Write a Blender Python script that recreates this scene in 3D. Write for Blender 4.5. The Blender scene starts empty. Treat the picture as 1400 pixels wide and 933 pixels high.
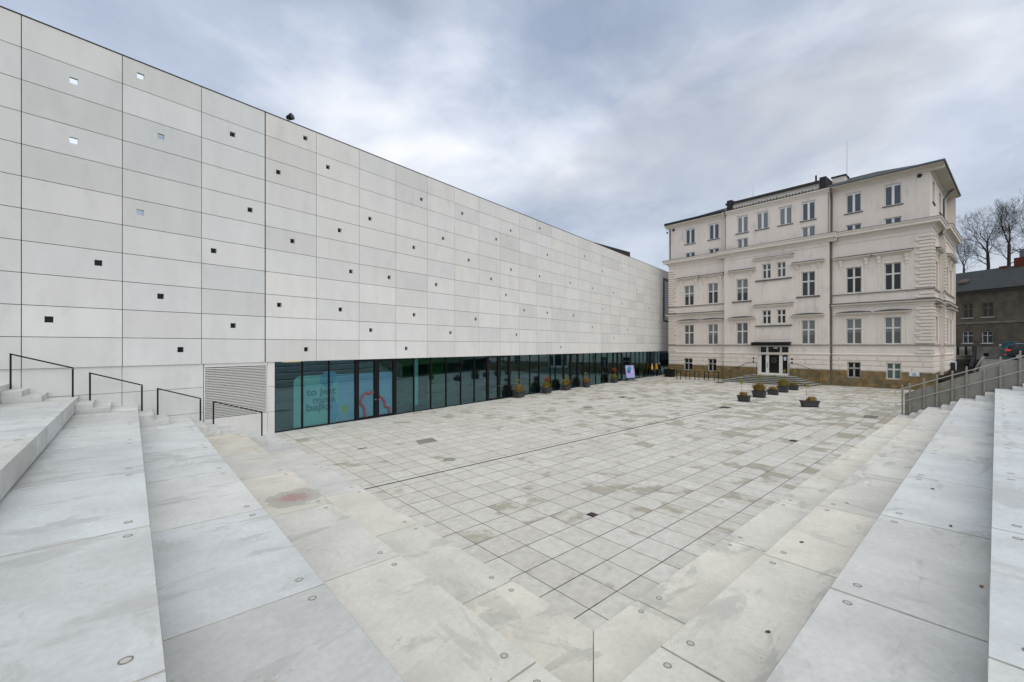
import bpy, math, random
from mathutils import Vector, Matrix
R = math.radians
random.seed(7)
sc = bpy.context.scene
COL = sc.collection

# ------------------------------------------------------------------ camera
F = 587.0            # focal length in photo pixels (1400 px wide)
EYE = 3.92
HZ = 473.0
cam_d = bpy.data.cameras.new('camera')
cam = bpy.data.objects.new('camera', cam_d); COL.objects.link(cam)
cam.location = (0, 0, EYE); cam.rotation_euler = (R(90), 0, 0)
cam_d.sensor_width = 36; cam_d.lens = 36 * F / 1400
cam_d.shift_y = (HZ - 466.5) / 1400
cam_d.clip_end = 2000; cam_d.clip_start = 0.05
sc.camera = cam

# ------------------------------------------------------------------ world: overcast sky
SUN_AZ, SUN_EL = 160.0, 44.0      # azimuth clockwise from +Y
w = bpy.data.worlds.new('World'); sc.world = w; w.use_nodes = True
nt = w.node_tree; nt.nodes.clear()
def N(t, **k):
    n = nt.nodes.new(t)
    for a, b in k.items(): setattr(n, a, b)
    return n
def L(a, b): nt.links.new(a, b)
CLOUD_OFF = (4.4, 4.1, 6.0)
def pxdir(px, py): return ((px - 700) / F, 1.0, -(py - HZ) / F)
CLOUDS = [(*pxdir(520, 230), .42, .12), (*pxdir(960, 250), .55, .10), (*pxdir(1250, 60), .45, .10), (*pxdir(1090, 60), .30, -.13), (*pxdir(760, 40), .45, -.22),
          (*pxdir(330, 40), .42, -.20), (*pxdir(1385, 230), .22, -.16), (*pxdir(1380, 340), .22, .15), (*pxdir(1180, 160), .25, .06), (*pxdir(890, 310), .50, .17)]
out = N('ShaderNodeOutputWorld')
sky = N('ShaderNodeTexSky', sky_type='NISHITA', sun_disc=False)
sky.sun_elevation = R(SUN_EL); sky.sun_rotation = R(SUN_AZ)
sky.air_density = 1.0; sky.dust_density = 2.0
bg1 = N('ShaderNodeBackground'); bg1.inputs[1].default_value = 0.07
L(sky.outputs[0], bg1.inputs[0])
tc = N('ShaderNodeTexCoord')
sep = N('ShaderNodeSeparateXYZ'); L(tc.outputs['Generated'], sep.inputs[0])
def noise(scale, detail, rough, off, dist=0.0, sc_=(1, 1, 1.9), rot=0):
    mp = N('ShaderNodeMapping'); L(tc.outputs['Generated'], mp.inputs[0]); mp.inputs['Location'].default_value = off
    mp.inputs['Rotation'].default_value = (0, R(rot), 0); mp.inputs['Scale'].default_value = sc_
    n = N('ShaderNodeTexNoise'); L(mp.outputs[0], n.inputs['Vector'])
    n.inputs['Scale'].default_value = scale; n.inputs['Detail'].default_value = detail
    n.inputs['Roughness'].default_value = rough; n.inputs['Distortion'].default_value = dist
    return n
n1 = noise(1.75, 9, 0.50, CLOUD_OFF, 0.35, rot=-18)     # grey undersides against white tops
n2 = noise(1.5, 7, 0.5, (9.4, 6.2, 2.0), 0.3)           # where thin cloud lets blue through
n3 = noise(7.0, 7, 0.55, (1.4, 2.2, 2.0), 0.6, rot=-18) # wisps
wm = N('ShaderNodeMath', operation='MULTIPLY_ADD'); L(n3.outputs[0], wm.inputs[0]); wm.inputs[1].default_value = 0.26; wm.inputs[2].default_value = -0.13
# broad layout of the cloud field: bright towards the gap between the buildings, darker overhead
lay = None
for (dx_, dy_, dz_, rad, amt) in CLOUDS:
    ds = N('ShaderNodeVectorMath', operation='DISTANCE'); L(tc.outputs['Generated'], ds.inputs[0])
    v_ = Vector((dx_, dy_, dz_)).normalized(); ds.inputs[1].default_value = v_
    mr = N('ShaderNodeMapRange', interpolation_type='SMOOTHSTEP'); L(ds.outputs['Value'], mr.inputs[0])
    mr.inputs[1].default_value = 0; mr.inputs[2].default_value = rad; mr.inputs[3].default_value = amt; mr.inputs[4].default_value = 0
    if lay is None: lay = mr.outputs[0]
    else:
        ad = N('ShaderNodeMath', operation='ADD'); L(lay, ad.inputs[0]); L(mr.outputs[0], ad.inputs[1]); lay = ad.outputs[0]
gn = N('ShaderNodeMath', operation='MULTIPLY_ADD'); L(n1.outputs[0], gn.inputs[0]); gn.inputs[1].default_value = 1.45; gn.inputs[2].default_value = -0.235
s1 = N('ShaderNodeMath', operation='ADD'); L(gn.outputs[0], s1.inputs[0]); L(wm.outputs[0], s1.inputs[1])
s2_ = N('ShaderNodeMath', operation='ADD'); L(s1.outputs[0], s2_.inputs[0]); L(lay, s2_.inputs[1])
r1 = N('ShaderNodeValToRGB'); L(s2_.outputs[0], r1.inputs[0])
r1.color_ramp.elements[0].position = 0.20; r1.color_ramp.elements[0].color = (0.34, 0.41, 0.545, 1)
r1.color_ramp.elements[1].position = 0.78; r1.color_ramp.elements[1].color = (0.93, 0.945, 0.975, 1)
e = r1.color_ramp.elements.new(0.40); e.color = (0.47, 0.54, 0.675, 1)
e = r1.color_ramp.elements.new(0.545); e.color = (0.65, 0.71, 0.82, 1)
bg2 = N('ShaderNodeBackground'); L(r1.outputs[0], bg2.inputs[0]); bg2.inputs[1].default_value = 1.0
r2 = N('ShaderNodeValToRGB'); L(n2.outputs[0], r2.inputs[0])
r2.color_ramp.elements[0].position = 0.38; r2.color_ramp.elements[0].color = (0.62, 0.62, 0.62, 1)
r2.color_ramp.elements[1].position = 0.54; r2.color_ramp.elements[1].color = (1, 1, 1, 1)
mix = N('ShaderNodeMixShader'); L(r2.outputs[0], mix.inputs[0]); L(bg1.outputs[0], mix.inputs[1]); L(bg2.outputs[0], mix.inputs[2])
L(mix.outputs[0], out.inputs[0])

sd = bpy.data.lights.new('sun', 'SUN'); sd.energy = 1.5; sd.angle = R(85); sd.color = (1.0, 0.96, 0.90)
so = bpy.data.objects.new('sun', sd); COL.objects.link(so)
a, el = R(SUN_AZ), R(SUN_EL)
sdir = Vector((math.sin(a) * math.cos(el), math.cos(a) * math.cos(el), math.sin(el)))
so.rotation_euler = sdir.to_track_quat('Z', 'Y').to_euler(); so.location = sdir * 60

sc.view_settings.view_transform = 'Standard'; sc.view_settings.look = 'None'
sc.view_settings.exposure = 0.13; sc.view_settings.gamma = 1.0

# ------------------------------------------------------------------ materials
def mat(name, col, rough=0.7, spec=0.35, metal=0.0, var=0.0, nscale=3.0, bump=0.0, bscale=40.0,
        tone=False, stretch=None, dark=None, dscale=1.0, dthr=(0.55, 0.75), damt=0.5, coat=0.0):
    m = bpy.data.materials.new(name); m.use_nodes = True
    t = m.node_tree; p = t.nodes['Principled BSDF']
    p.inputs['Base Color'].default_value = (*col, 1)
    p.inputs['Roughness'].default_value = rough
    p.inputs['Specular IOR Level'].default_value = spec
    p.inputs['Metallic'].default_value = metal
    p.inputs['Coat Weight'].default_value = coat
    cur = None
    def nd(ty, **k):
        n = t.nodes.new(ty)
        for a_, b_ in k.items(): setattr(n, a_, b_)
        return n
    lk = t.links.new
    tcn = nd('ShaderNodeTexCoord')
    vec = tcn.outputs['Object']
    if stretch:
        mp = nd('ShaderNodeMapping'); lk(vec, mp.inputs[0]); mp.inputs['Scale'].default_value = stretch; svec = mp.outputs[0]
    else: svec = vec
    if var > 0:
        n = nd('ShaderNodeTexNoise'); lk(svec, n.inputs['Vector']); n.inputs['Scale'].default_value = nscale
        n.inputs['Detail'].default_value = 6; n.inputs['Roughness'].default_value = 0.62
        mr = nd('ShaderNodeMapRange'); lk(n.outputs[0], mr.inputs[0])
        mr.inputs[1].default_value = 0.3; mr.inputs[2].default_value = 0.7
        mr.inputs[3].default_value = 1 - var; mr.inputs[4].default_value = 1 + var
        mx = nd('ShaderNodeMix', data_type='RGBA', blend_type='MULTIPLY'); mx.inputs[0].default_value = 1
        mx.inputs[6].default_value = (*col, 1); lk(mr.outputs[0], mx.inputs[7]); cur = mx.outputs[2]
    if tone:
        at = nd('ShaderNodeAttribute', attribute_name='tone')
        mx = nd('ShaderNodeMix', data_type='RGBA', blend_type='MULTIPLY'); mx.inputs[0].default_value = 1
        if cur: lk(cur, mx.inputs[6])
        else: mx.inputs[6].default_value = (*col, 1)
        lk(at.outputs['Color'], mx.inputs[7]); cur = mx.outputs[2]
    if dark:
        n = nd('ShaderNodeTexNoise'); lk(svec, n.inputs['Vector']); n.inputs['Scale'].default_value = dscale
        n.inputs['Detail'].default_value = 8; n.inputs['Roughness'].default_value = 0.65
        mr = nd('ShaderNodeMapRange'); lk(n.outputs[0], mr.inputs[0])
        mr.inputs[1].default_value = dthr[0]; mr.inputs[2].default_value = dthr[1]
        mr.inputs[3].default_value = 0; mr.inputs[4].default_value = damt
        mx = nd('ShaderNodeMix', data_type='RGBA'); lk(mr.outputs[0], mx.inputs[0])
        if cur: lk(cur, mx.inputs[6])
        else: mx.inputs[6].default_value = (*col, 1)
        mx.inputs[7].default_value = (*dark, 1); cur = mx.outputs[2]
    if cur: lk(cur, p.inputs['Base Color'])
    if bump > 0:
        n = nd('ShaderNodeTexNoise'); lk(vec, n.inputs['Vector']); n.inputs['Scale'].default_value = bscale
        n.inputs['Detail'].default_value = 4
        b = nd('ShaderNodeBump'); b.inputs['Strength'].default_value = bump; b.inputs['Distance'].default_value = 0.01
        lk(n.outputs[0], b.inputs['Height']); lk(b.outputs[0], p.inputs['Normal'])
    return m

M = {}
M['cladding'] = mat('white_concrete_panel', (0.695, 0.685, 0.655), 0.6, 0.3, var=0.05, nscale=1.2, tone=True, stretch=(1, 1, 0.4), bump=0.15, bscale=60, dark=(0.40, 0.395, 0.37), dscale=1.6, dthr=(0.54, 0.74), damt=0.22)
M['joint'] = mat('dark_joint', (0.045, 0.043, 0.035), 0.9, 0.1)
M['softjoint'] = mat('grey_joint', (0.17, 0.165, 0.14), 0.9, 0.1)
M['black'] = mat('black_paint', (0.010, 0.010, 0.011), 0.55, 0.2)
M['void'] = mat('dark_pane', (0.012, 0.012, 0.013), 0.12, 0.3)
M['skylit'] = mat('skylit_pane', (0.46, 0.51, 0.56), 0.05, 0.8, metal=0.9)  # bright copy of the porthole pane, for panes that reflect the sky
M['frame'] = mat('black_aluminium', (0.010, 0.010, 0.011), 0.55, 0.15)
M['plaster'] = mat('cream_plaster', (0.715, 0.645, 0.58), 0.85, 0.15, var=0.05, nscale=0.9, bump=0.15, bscale=30,
                   stretch=(1, 1, 0.35), dark=(0.27, 0.25, 0.22), dscale=1.4, dthr=(0.54, 0.76), damt=0.45)
M['trim'] = mat('cream_trim', (0.715, 0.65, 0.58), 0.85, 0.15, var=0.05, nscale=2)
M['lead'] = mat('weathered_lead_flashing', (0.11, 0.107, 0.10), 0.6, 0.3, var=0.15, nscale=3)
M['winframe'] = mat('white_window_frame', (0.62, 0.62, 0.58), 0.5, 0.3)
M['pvc'] = mat('white_attic_frame', (0.72, 0.73, 0.74), 0.4, 0.4)
def pane_mat(name, col, rough=0.03):
    m = mat(name, col, rough, 0.5); return m
M['pane'] = pane_mat('dark_window_glass', (0.035, 0.04, 0.042))
M['panedark'] = pane_mat('black_window_glass', (0.008, 0.008, 0.008), 0.15)
M['panegreen'] = pane_mat('greenish_window_glass', (0.08, 0.12, 0.10))
M['paneblue'] = pane_mat('attic_window_glass', (0.06, 0.07, 0.085))
M['blindgrey'] = pane_mat('window_glass_over_grey_blind', (0.095, 0.10, 0.098))
M['curtain'] = pane_mat('window_glass_with_net_curtain', (0.17, 0.18, 0.185), 0.08)
M['rooftile'] = mat('dark_roof', (0.03, 0.03, 0.03), 0.6, 0.3, var=0.2, nscale=4)
M['zinc'] = mat('grey_zinc', (0.13, 0.145, 0.155), 0.45, 0.4, metal=0.5, var=0.1)
M['pipe'] = mat('grey_downpipe', (0.12, 0.12, 0.115), 0.5, 0.4, metal=0.3)
M['steel'] = mat('galvanised_steel', (0.40, 0.385, 0.345), 0.42, 0.5, metal=0.35, var=0.12, nscale=6)
M['steeldark'] = mat('weathered_steel_post', (0.26, 0.25, 0.215), 0.5, 0.4, metal=0.25, var=0.15, nscale=6)
M['rampconc'] = mat('rough_grey_concrete', (0.26, 0.25, 0.22), 0.9, 0.15, var=0.16, nscale=1.4, bump=0.2, bscale=25, dark=(0.16, 0.14, 0.09), dscale=1.1, dthr=(0.5, 0.72), damt=0.7)
M['stepriser'] = mat('shaded_step_riser', (0.12, 0.118, 0.10), 0.9, 0.15, var=0.15, nscale=2)  # same steps as the treads; shade under the nosings put into the colour
M['stepstone'] = mat('grey_step_stone', (0.31, 0.305, 0.27), 0.85, 0.2, var=0.15, nscale=2)
M['pot'] = mat('charcoal_planter', (0.045, 0.045, 0.046), 0.65, 0.3, var=0.1)
M['soil'] = mat('soil', (0.03, 0.022, 0.015), 0.95, 0.1)
M['grassgold'] = mat('gold_grass', (0.32, 0.19, 0.045), 0.8, 0.15)
M['grassgreen'] = mat('green_grass', (0.20, 0.20, 0.04), 0.8, 0.15)
M['grassrust'] = mat('rust_leaves', (0.22, 0.055, 0.02), 0.8, 0.15)
M['grasspink'] = mat('straw_grass', (0.36, 0.23, 0.12), 0.8, 0.15)
M['yellow'] = mat('yellow_leaves', (0.30, 0.25, 0.025), 0.8, 0.15)
M['stem'] = mat('pale_stem', (0.22, 0.17, 0.11), 0.8, 0.2)
M['bark'] = mat('dark_bark', (0.045, 0.037, 0.032), 0.95, 0.1, var=0.25, nscale=5)
M['greywall'] = mat('soot_grey_render', (0.155, 0.135, 0.105), 0.95, 0.1, var=0.18, nscale=0.8, dark=(0.05, 0.047, 0.042), dscale=0.6, dthr=(0.45, 0.7), damt=0.7)
M['paleplinth'] = mat('pale_dirty_render', (0.23, 0.22, 0.20), 0.95, 0.1, var=0.2, nscale=1.0, dark=(0.09, 0.085, 0.07), dscale=0.8, dthr=(0.5, 0.7), damt=0.6)
M['felt'] = mat('dark_roof_felt', (0.055, 0.06, 0.06), 0.85, 0.15, var=0.15, nscale=1.5)
M['oldtin'] = mat('brown_tin', (0.12, 0.095, 0.08), 0.7, 0.2, var=0.2)
M['redbrick'] = mat('red_brick', (0.13, 0.042, 0.028), 0.9, 0.1, var=0.3, nscale=9)
M['teal'] = mat('teal_panel', (0.05, 0.14, 0.16), 0.6, 0.2, var=0.3, nscale=3)
M['setts'] = mat('granite_setts', (0.17, 0.165, 0.155), 0.85, 0.2, var=0.35, nscale=9)
M['yard'] = mat('yard_asphalt', (0.09, 0.088, 0.082), 0.9, 0.15, var=0.2, nscale=1.5)
M['lawn'] = mat('short_lawn', (0.05, 0.085, 0.025), 0.95, 0.1, var=0.3, nscale=3)
M['earth'] = mat('bare_ground', (0.10, 0.095, 0.08), 0.95, 0.1, var=0.2, nscale=0.4)
M['carpaint'] = mat('black_car_paint', (0.008, 0.009, 0.012), 0.25, 0.5, coat=0.8)
M['carglass'] = mat('tinted_car_glass', (0.01, 0.012, 0.014), 0.05, 0.5)
M['rubber'] = mat('tyre_rubber', (0.015, 0.015, 0.015), 0.85, 0.2)
M['alloy'] = mat('wheel_alloy', (0.4, 0.4, 0.42), 0.35, 0.5, metal=0.7)
M['redlamp'] = mat('red_lamp', (0.5, 0.01, 0.01), 0.2, 0.5)
M['redlamp'].node_tree.nodes['Principled BSDF'].inputs['Emission Color'].default_value = (1, 0.03, 0.02, 1)
M['redlamp'].node_tree.nodes['Principled BSDF'].inputs['Emission Strength'].default_value = 0.5
M['whitesign'] = mat('white_sign', (0.62, 0.66, 0.72), 0.4, 0.4)
M['signink'] = mat('black_sign_ink', (0.02, 0.025, 0.03), 0.5, 0.3)
M['brass'] = mat('dark_iron', (0.05, 0.048, 0.045), 0.6, 0.4, metal=0.4, var=0.2)
M['rust'] = mat('purple_brown_iron', (0.09, 0.05, 0.055), 0.7, 0.3, var=0.2)
M['ring'] = mat('anchor_ring', (0.20, 0.175, 0.12), 0.7, 0.3)
M['edgedirt'] = mat('dirty_slab_edge', (0.40, 0.38, 0.32), 0.9, 0.15, var=0.35, nscale=3)
M['plug'] = mat('anchor_plug', (0.5, 0.5, 0.46), 0.8, 0.2)
M['skin'] = mat('skin', (0.45, 0.28, 0.2), 0.6, 0.3)
M['cloth_dark'] = mat('black_clothes', (0.012, 0.012, 0.014), 0.9, 0.1)
M['cloth_yellow'] = mat('yellow_jacket', (0.75, 0.36, 0.02), 0.8, 0.1)
M['hair'] = mat('dark_hair', (0.02, 0.014, 0.01), 0.7, 0.2)
M['poster'] = mat('lilac_poster', (0.38, 0.36, 0.68), 0.4, 0.3)
M['posterteal'] = mat('poster_teal', (0.04, 0.24, 0.32), 0.4, 0.3)
M['posternavy'] = mat('poster_violet', (0.09, 0.07, 0.26), 0.4, 0.3)
M['postercream'] = mat('poster_cream', (0.62, 0.60, 0.50), 0.4, 0.3)
M['aqua'] = mat('aqua_display_board', (0.34, 0.70, 0.62), 0.6, 0.2)
M['blueblob'] = mat('blue_shape', (0.16, 0.48, 0.66), 0.6, 0.2)
M['paleblue'] = mat('pale_blue_board', (0.32, 0.54, 0.68), 0.6, 0.2)
M['tealink'] = mat('teal_lettering', (0.0, 0.27, 0.31), 0.6, 0.2)
M['coral'] = mat('coral_line', (0.20, 0.065, 0.075), 0.6, 0.2)
M['lime'] = mat('lime_shape', (0.42, 0.55, 0.05), 0.6, 0.2)
M['roomwall'] = mat('gallery_inner_wall', (0.10, 0.12, 0.13), 0.9, 0.1)
M['roomfloor'] = mat('gallery_inner_floor', (0.10, 0.10, 0.10), 0.5, 0.3)
M['lawnreflect'] = mat('green_lawn_reflection', (0.05, 0.14, 0.04), 0.9, 0.1)  # green painted in for the lawn reflected in the glass
M['warmlamp'] = mat('warm_lamp', (0.9, 0.6, 0.2), 0.5, 0.3)
_p = M['warmlamp'].node_tree.nodes['Principled BSDF']
_p.inputs['Emission Color'].default_value = (1, 0.55, 0.15, 1); _p.inputs['Emission Strength'].default_value = 0.6
M['lens'] = mat('lamp_lens', (0.06, 0.06, 0.05), 0.25, 0.5)
M['dryleaf'] = mat('dry_leaf', (0.14, 0.065, 0.025), 0.8, 0.2)
M['camwhite'] = mat('white_plastic', (0.7, 0.7, 0.7), 0.4, 0.4)
M['vent'] = mat('dark_vent', (0.03, 0.03, 0.03), 0.7, 0.2)
M['silver'] = mat('light_metal_blade', (0.74, 0.74, 0.70), 0.55, 0.3, metal=0.0)
M['dirtblack'] = mat('dark_rubber_mat', (0.02, 0.02, 0.02), 0.9, 0.1)
M['door'] = mat('cream_door_frame', (0.72, 0.72, 0.66), 0.45, 0.35)

def stone_plinth():
    m = bpy.data.materials.new('sandstone_plinth'); m.use_nodes = True
    t = m.node_tree; p = t.nodes['Principled BSDF']; lk = t.links.new
    tcn = t.nodes.new('ShaderNodeTexCoord')
    mp = t.nodes.new('ShaderNodeMapping'); lk(tcn.outputs['Object'], mp.inputs[0]); mp.inputs['Rotation'].default_value = (R(90), 0, 0)
    br = t.nodes.new('ShaderNodeTexBrick'); lk(mp.outputs[0], br.inputs['Vector'])
    br.inputs['Scale'].default_value = 1.0; br.inputs['Brick Width'].default_value = 0.85; br.inputs['Row Height'].default_value = 0.37
    br.inputs['Mortar Size'].default_value = 0.008; br.inputs['Color1'].default_value = (0.24, 0.165, 0.075, 1)
    br.inputs['Color2'].default_value = (0.15, 0.125, 0.07, 1); br.inputs['Mortar'].default_value = (0.10, 0.08, 0.05, 1)
    br.inputs['Bias'].default_value = 0.0
    n = t.nodes.new('ShaderNodeTexNoise'); lk(tcn.outputs['Object'], n.inputs['Vector']); n.inputs['Scale'].default_value = 2.2; n.inputs['Detail'].default_value = 7
    mr = t.nodes.new('ShaderNodeMapRange'); lk(n.outputs[0], mr.inputs[0]); mr.inputs[1].default_value = .3; mr.inputs[2].default_value = .7
    mr.inputs[3].default_value = .7; mr.inputs[4].default_value = 1.3
    mx = t.nodes.new('ShaderNodeMix'); mx.data_type = 'RGBA'; mx.blend_type = 'MULTIPLY'; mx.inputs[0].default_value = 1
    lk(br.outputs[0], mx.inputs[6]); lk(mr.outputs[0], mx.inputs[7]); lk(mx.outputs[2], p.inputs['Base Color'])
    p.inputs['Roughness'].default_value = .9; p.inputs['Specular IOR Level'].default_value = .15
    return m
M['plinth'] = stone_plinth()

def glass_mat():
    m = bpy.data.materials.new('tinted_facade_glass'); m.use_nodes = True
    t = m.node_tree; t.nodes.clear(); lk = t.links.new
    o = t.nodes.new('ShaderNodeOutputMaterial')
    tr = t.nodes.new('ShaderNodeBsdfTransparent'); tr.inputs[0].default_value = (0.58, 0.78, 0.82, 1)
    gl = t.nodes.new('ShaderNodeBsdfGlossy'); gl.inputs[0].default_value = (0.52, 0.86, 0.98, 1); gl.inputs[1].default_value = 0.0
    fr = t.nodes.new('ShaderNodeFresnel'); fr.inputs[0].default_value = 1.6
    ad = t.nodes.new('ShaderNodeMath'); ad.operation = 'ADD'; lk(fr.outputs[0], ad.inputs[0]); ad.inputs[1].default_value = 0.125; ad.use_clamp = True
    mx = t.nodes.new('ShaderNodeMixShader'); lk(ad.outputs[0], mx.inputs[0]); lk(tr.outputs[0], mx.inputs[1]); lk(gl.outputs[0], mx.inputs[2])
    lk(mx.outputs[0], o.inputs[0]); return m
M['glass'] = glass_mat()

# pavement of square slabs: object coordinates are (along right steps, along left steps)
P0, N0 = 4.70, 3.63
def plaza_mat():
    m = bpy.data.materials.new('plaza_paving_slabs'); m.use_nodes = True
    t = m.node_tree; p = t.nodes['Principled BSDF']; lk = t.links.new
    def nd(ty, **k):
        n = t.nodes.new(ty)
        for a_, b_ in k.items(): setattr(n, a_, b_)
        return n
    def mth(op, a_, b_=None, c_=None, clamp=False):
        n = nd('ShaderNodeMath', operation=op); n.use_clamp = clamp
        for i, v in enumerate((a_, b_, c_)):
            if v is None: continue
            if isinstance(v, (int, float)): n.inputs[i].default_value = v
            else: lk(v, n.inputs[i])
        return n.outputs[0]
    tcn = nd('ShaderNodeTexCoord'); sp = nd('ShaderNodeSeparateXYZ'); lk(tcn.outputs['Object'], sp.inputs[0])
    S = 0.70
    u = mth('DIVIDE', mth('SUBTRACT', sp.outputs[0], P0 + .40 - 7 * S), S); v = mth('DIVIDE', mth('SUBTRACT', sp.outputs[1], N0 + .39 - 7 * S), S)
    iu = mth('FLOOR', u); iv = mth('FLOOR', v); fu = mth('FRACT', u); fv = mth('FRACT', v)
    du = mth('MINIMUM', fu, mth('SUBTRACT', 1, fu)); dv = mth('MINIMUM', fv, mth('SUBTRACT', 1, fv))
    cid = nd('ShaderNodeCombineXYZ'); lk(iu, cid.inputs[0]); lk(iv, cid.inputs[1])
    wn = nd('ShaderNodeTexWhiteNoise', noise_dimensions='3D'); lk(cid.outputs[0], wn.inputs['Vector'])
    spw = nd('ShaderNodeSeparateColor'); lk(wn.outputs['Color'], spw.inputs[0])
    # slab-shifted noise: stains break at the joints
    off = nd('ShaderNodeVectorMath', operation='SCALE'); lk(wn.outputs['Color'], off.inputs[0]); off.inputs['Scale'].default_value = 0.55
    va = nd('ShaderNodeVectorMath', operation='ADD'); lk(tcn.outputs['Object'], va.inputs[0]); lk(off.outputs[0], va.inputs[1])
    nz = nd('ShaderNodeTexNoise'); lk(va.outputs[0], nz.inputs['Vector']); nz.inputs['Scale'].default_value = 0.95; nz.inputs['Detail'].default_value = 6; nz.inputs['Roughness'].default_value = .58
    big = nd('ShaderNodeTexNoise'); lk(tcn.outputs['Object'], big.inputs['Vector']); big.inputs['Scale'].default_value = 0.11; big.inputs['Detail'].default_value = 3
    fine = nd('ShaderNodeTexNoise'); lk(tcn.outputs['Object'], fine.inputs['Vector']); fine.inputs['Scale'].default_value = 5; fine.inputs['Detail'].default_value = 7; fine.inputs['Roughness'].default_value = .65
    # water stays longer towards the old building: more staining there
    far = nd('ShaderNodeMapRange'); lk(sp.outputs[0], far.inputs[0]); far.inputs[1].default_value = 6; far.inputs[2].default_value = 30; far.inputs[3].default_value = -.045; far.inputs[4].default_value = .06
    sid = nd('ShaderNodeMapRange'); lk(sp.outputs[1], sid.inputs[0]); sid.inputs[1].default_value = 4; sid.inputs[2].default_value = 11; sid.inputs[3].default_value = .03; sid.inputs[4].default_value = 0
    fs = mth('ADD', far.outputs[0], mth('MULTIPLY', sid.outputs[0], 1.0))
    lev = mth('ADD', mth('ADD', mth('MULTIPLY', nz.outputs[0], .8), mth('MULTIPLY', big.outputs[0], .38)), mth('ADD', mth('MULTIPLY', spw.outputs[0], .17), fs))
    st = nd('ShaderNodeMapRange', interpolation_type='SMOOTHSTEP'); lk(lev, st.inputs[0]); st.inputs[1].default_value = .725; st.inputs[2].default_value = .81; st.inputs[3].default_value = 0; st.inputs[4].default_value = .62
    base = nd('ShaderNodeMix', data_type='RGBA'); lk(spw.outputs[1], base.inputs[0]); base.inputs[6].default_value = (.58, .55, .478, 1); base.inputs[7].default_value = (.66, .63, .558, 1)
    fm = nd('ShaderNodeMapRange'); lk(fine.outputs[0], fm.inputs[0]); fm.inputs[1].default_value = .3; fm.inputs[2].default_value = .7; fm.inputs[3].default_value = .84; fm.inputs[4].default_value = 1.1
    b2 = nd('ShaderNodeMix', data_type='RGBA', blend_type='MULTIPLY'); b2.inputs[0].default_value = 1; lk(base.outputs[2], b2.inputs[6]); lk(fm.outputs[0], b2.inputs[7])
    b3 = nd('ShaderNodeMix', data_type='RGBA'); lk(st.outputs[0], b3.inputs[0]); lk(b2.outputs[2], b3.inputs[6]); b3.inputs[7].default_value = (.285, .24, .155, 1)
    jn = nd('ShaderNodeTexNoise'); lk(tcn.outputs['Object'], jn.inputs['Vector']); jn.inputs['Scale'].default_value = 1.3; jn.inputs['Detail'].default_value = 3
    jw = mth('MULTIPLY_ADD', jn.outputs[0], .012, .0065)
    j1 = mth('LESS_THAN', dv, jw); j2 = mth('LESS_THAN', du, mth('MULTIPLY', jw, .85)); jm = mth('MAXIMUM', j1, mth('MULTIPLY', j2, .92))
    b4 = nd('ShaderNodeMix', data_type='RGBA'); lk(jm, b4.inputs[0]); lk(b3.outputs[2], b4.inputs[6]); b4.inputs[7].default_value = (.055, .05, .042, 1)
    lk(b4.outputs[2], p.inputs['Base Color'])
    rg = nd('ShaderNodeMapRange'); lk(st.outputs[0], rg.inputs[0]); rg.inputs[3].default_value = .72; rg.inputs[4].default_value = .5
    lk(rg.outputs[0], p.inputs['Roughness']); p.inputs['Specular IOR Level'].default_value = .3
    h = mth('SUBTRACT', mth('MULTIPLY', fine.outputs[0], .25), mth('MULTIPLY', jm, 1.0))
    bp = nd('ShaderNodeBump'); bp.inputs['Strength'].default_value = .35; bp.inputs['Distance'].default_value = .008; lk(h, bp.inputs['Height']); lk(bp.outputs[0], p.inputs['Normal'])
    return m
M['plaza'] = plaza_mat()

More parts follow.
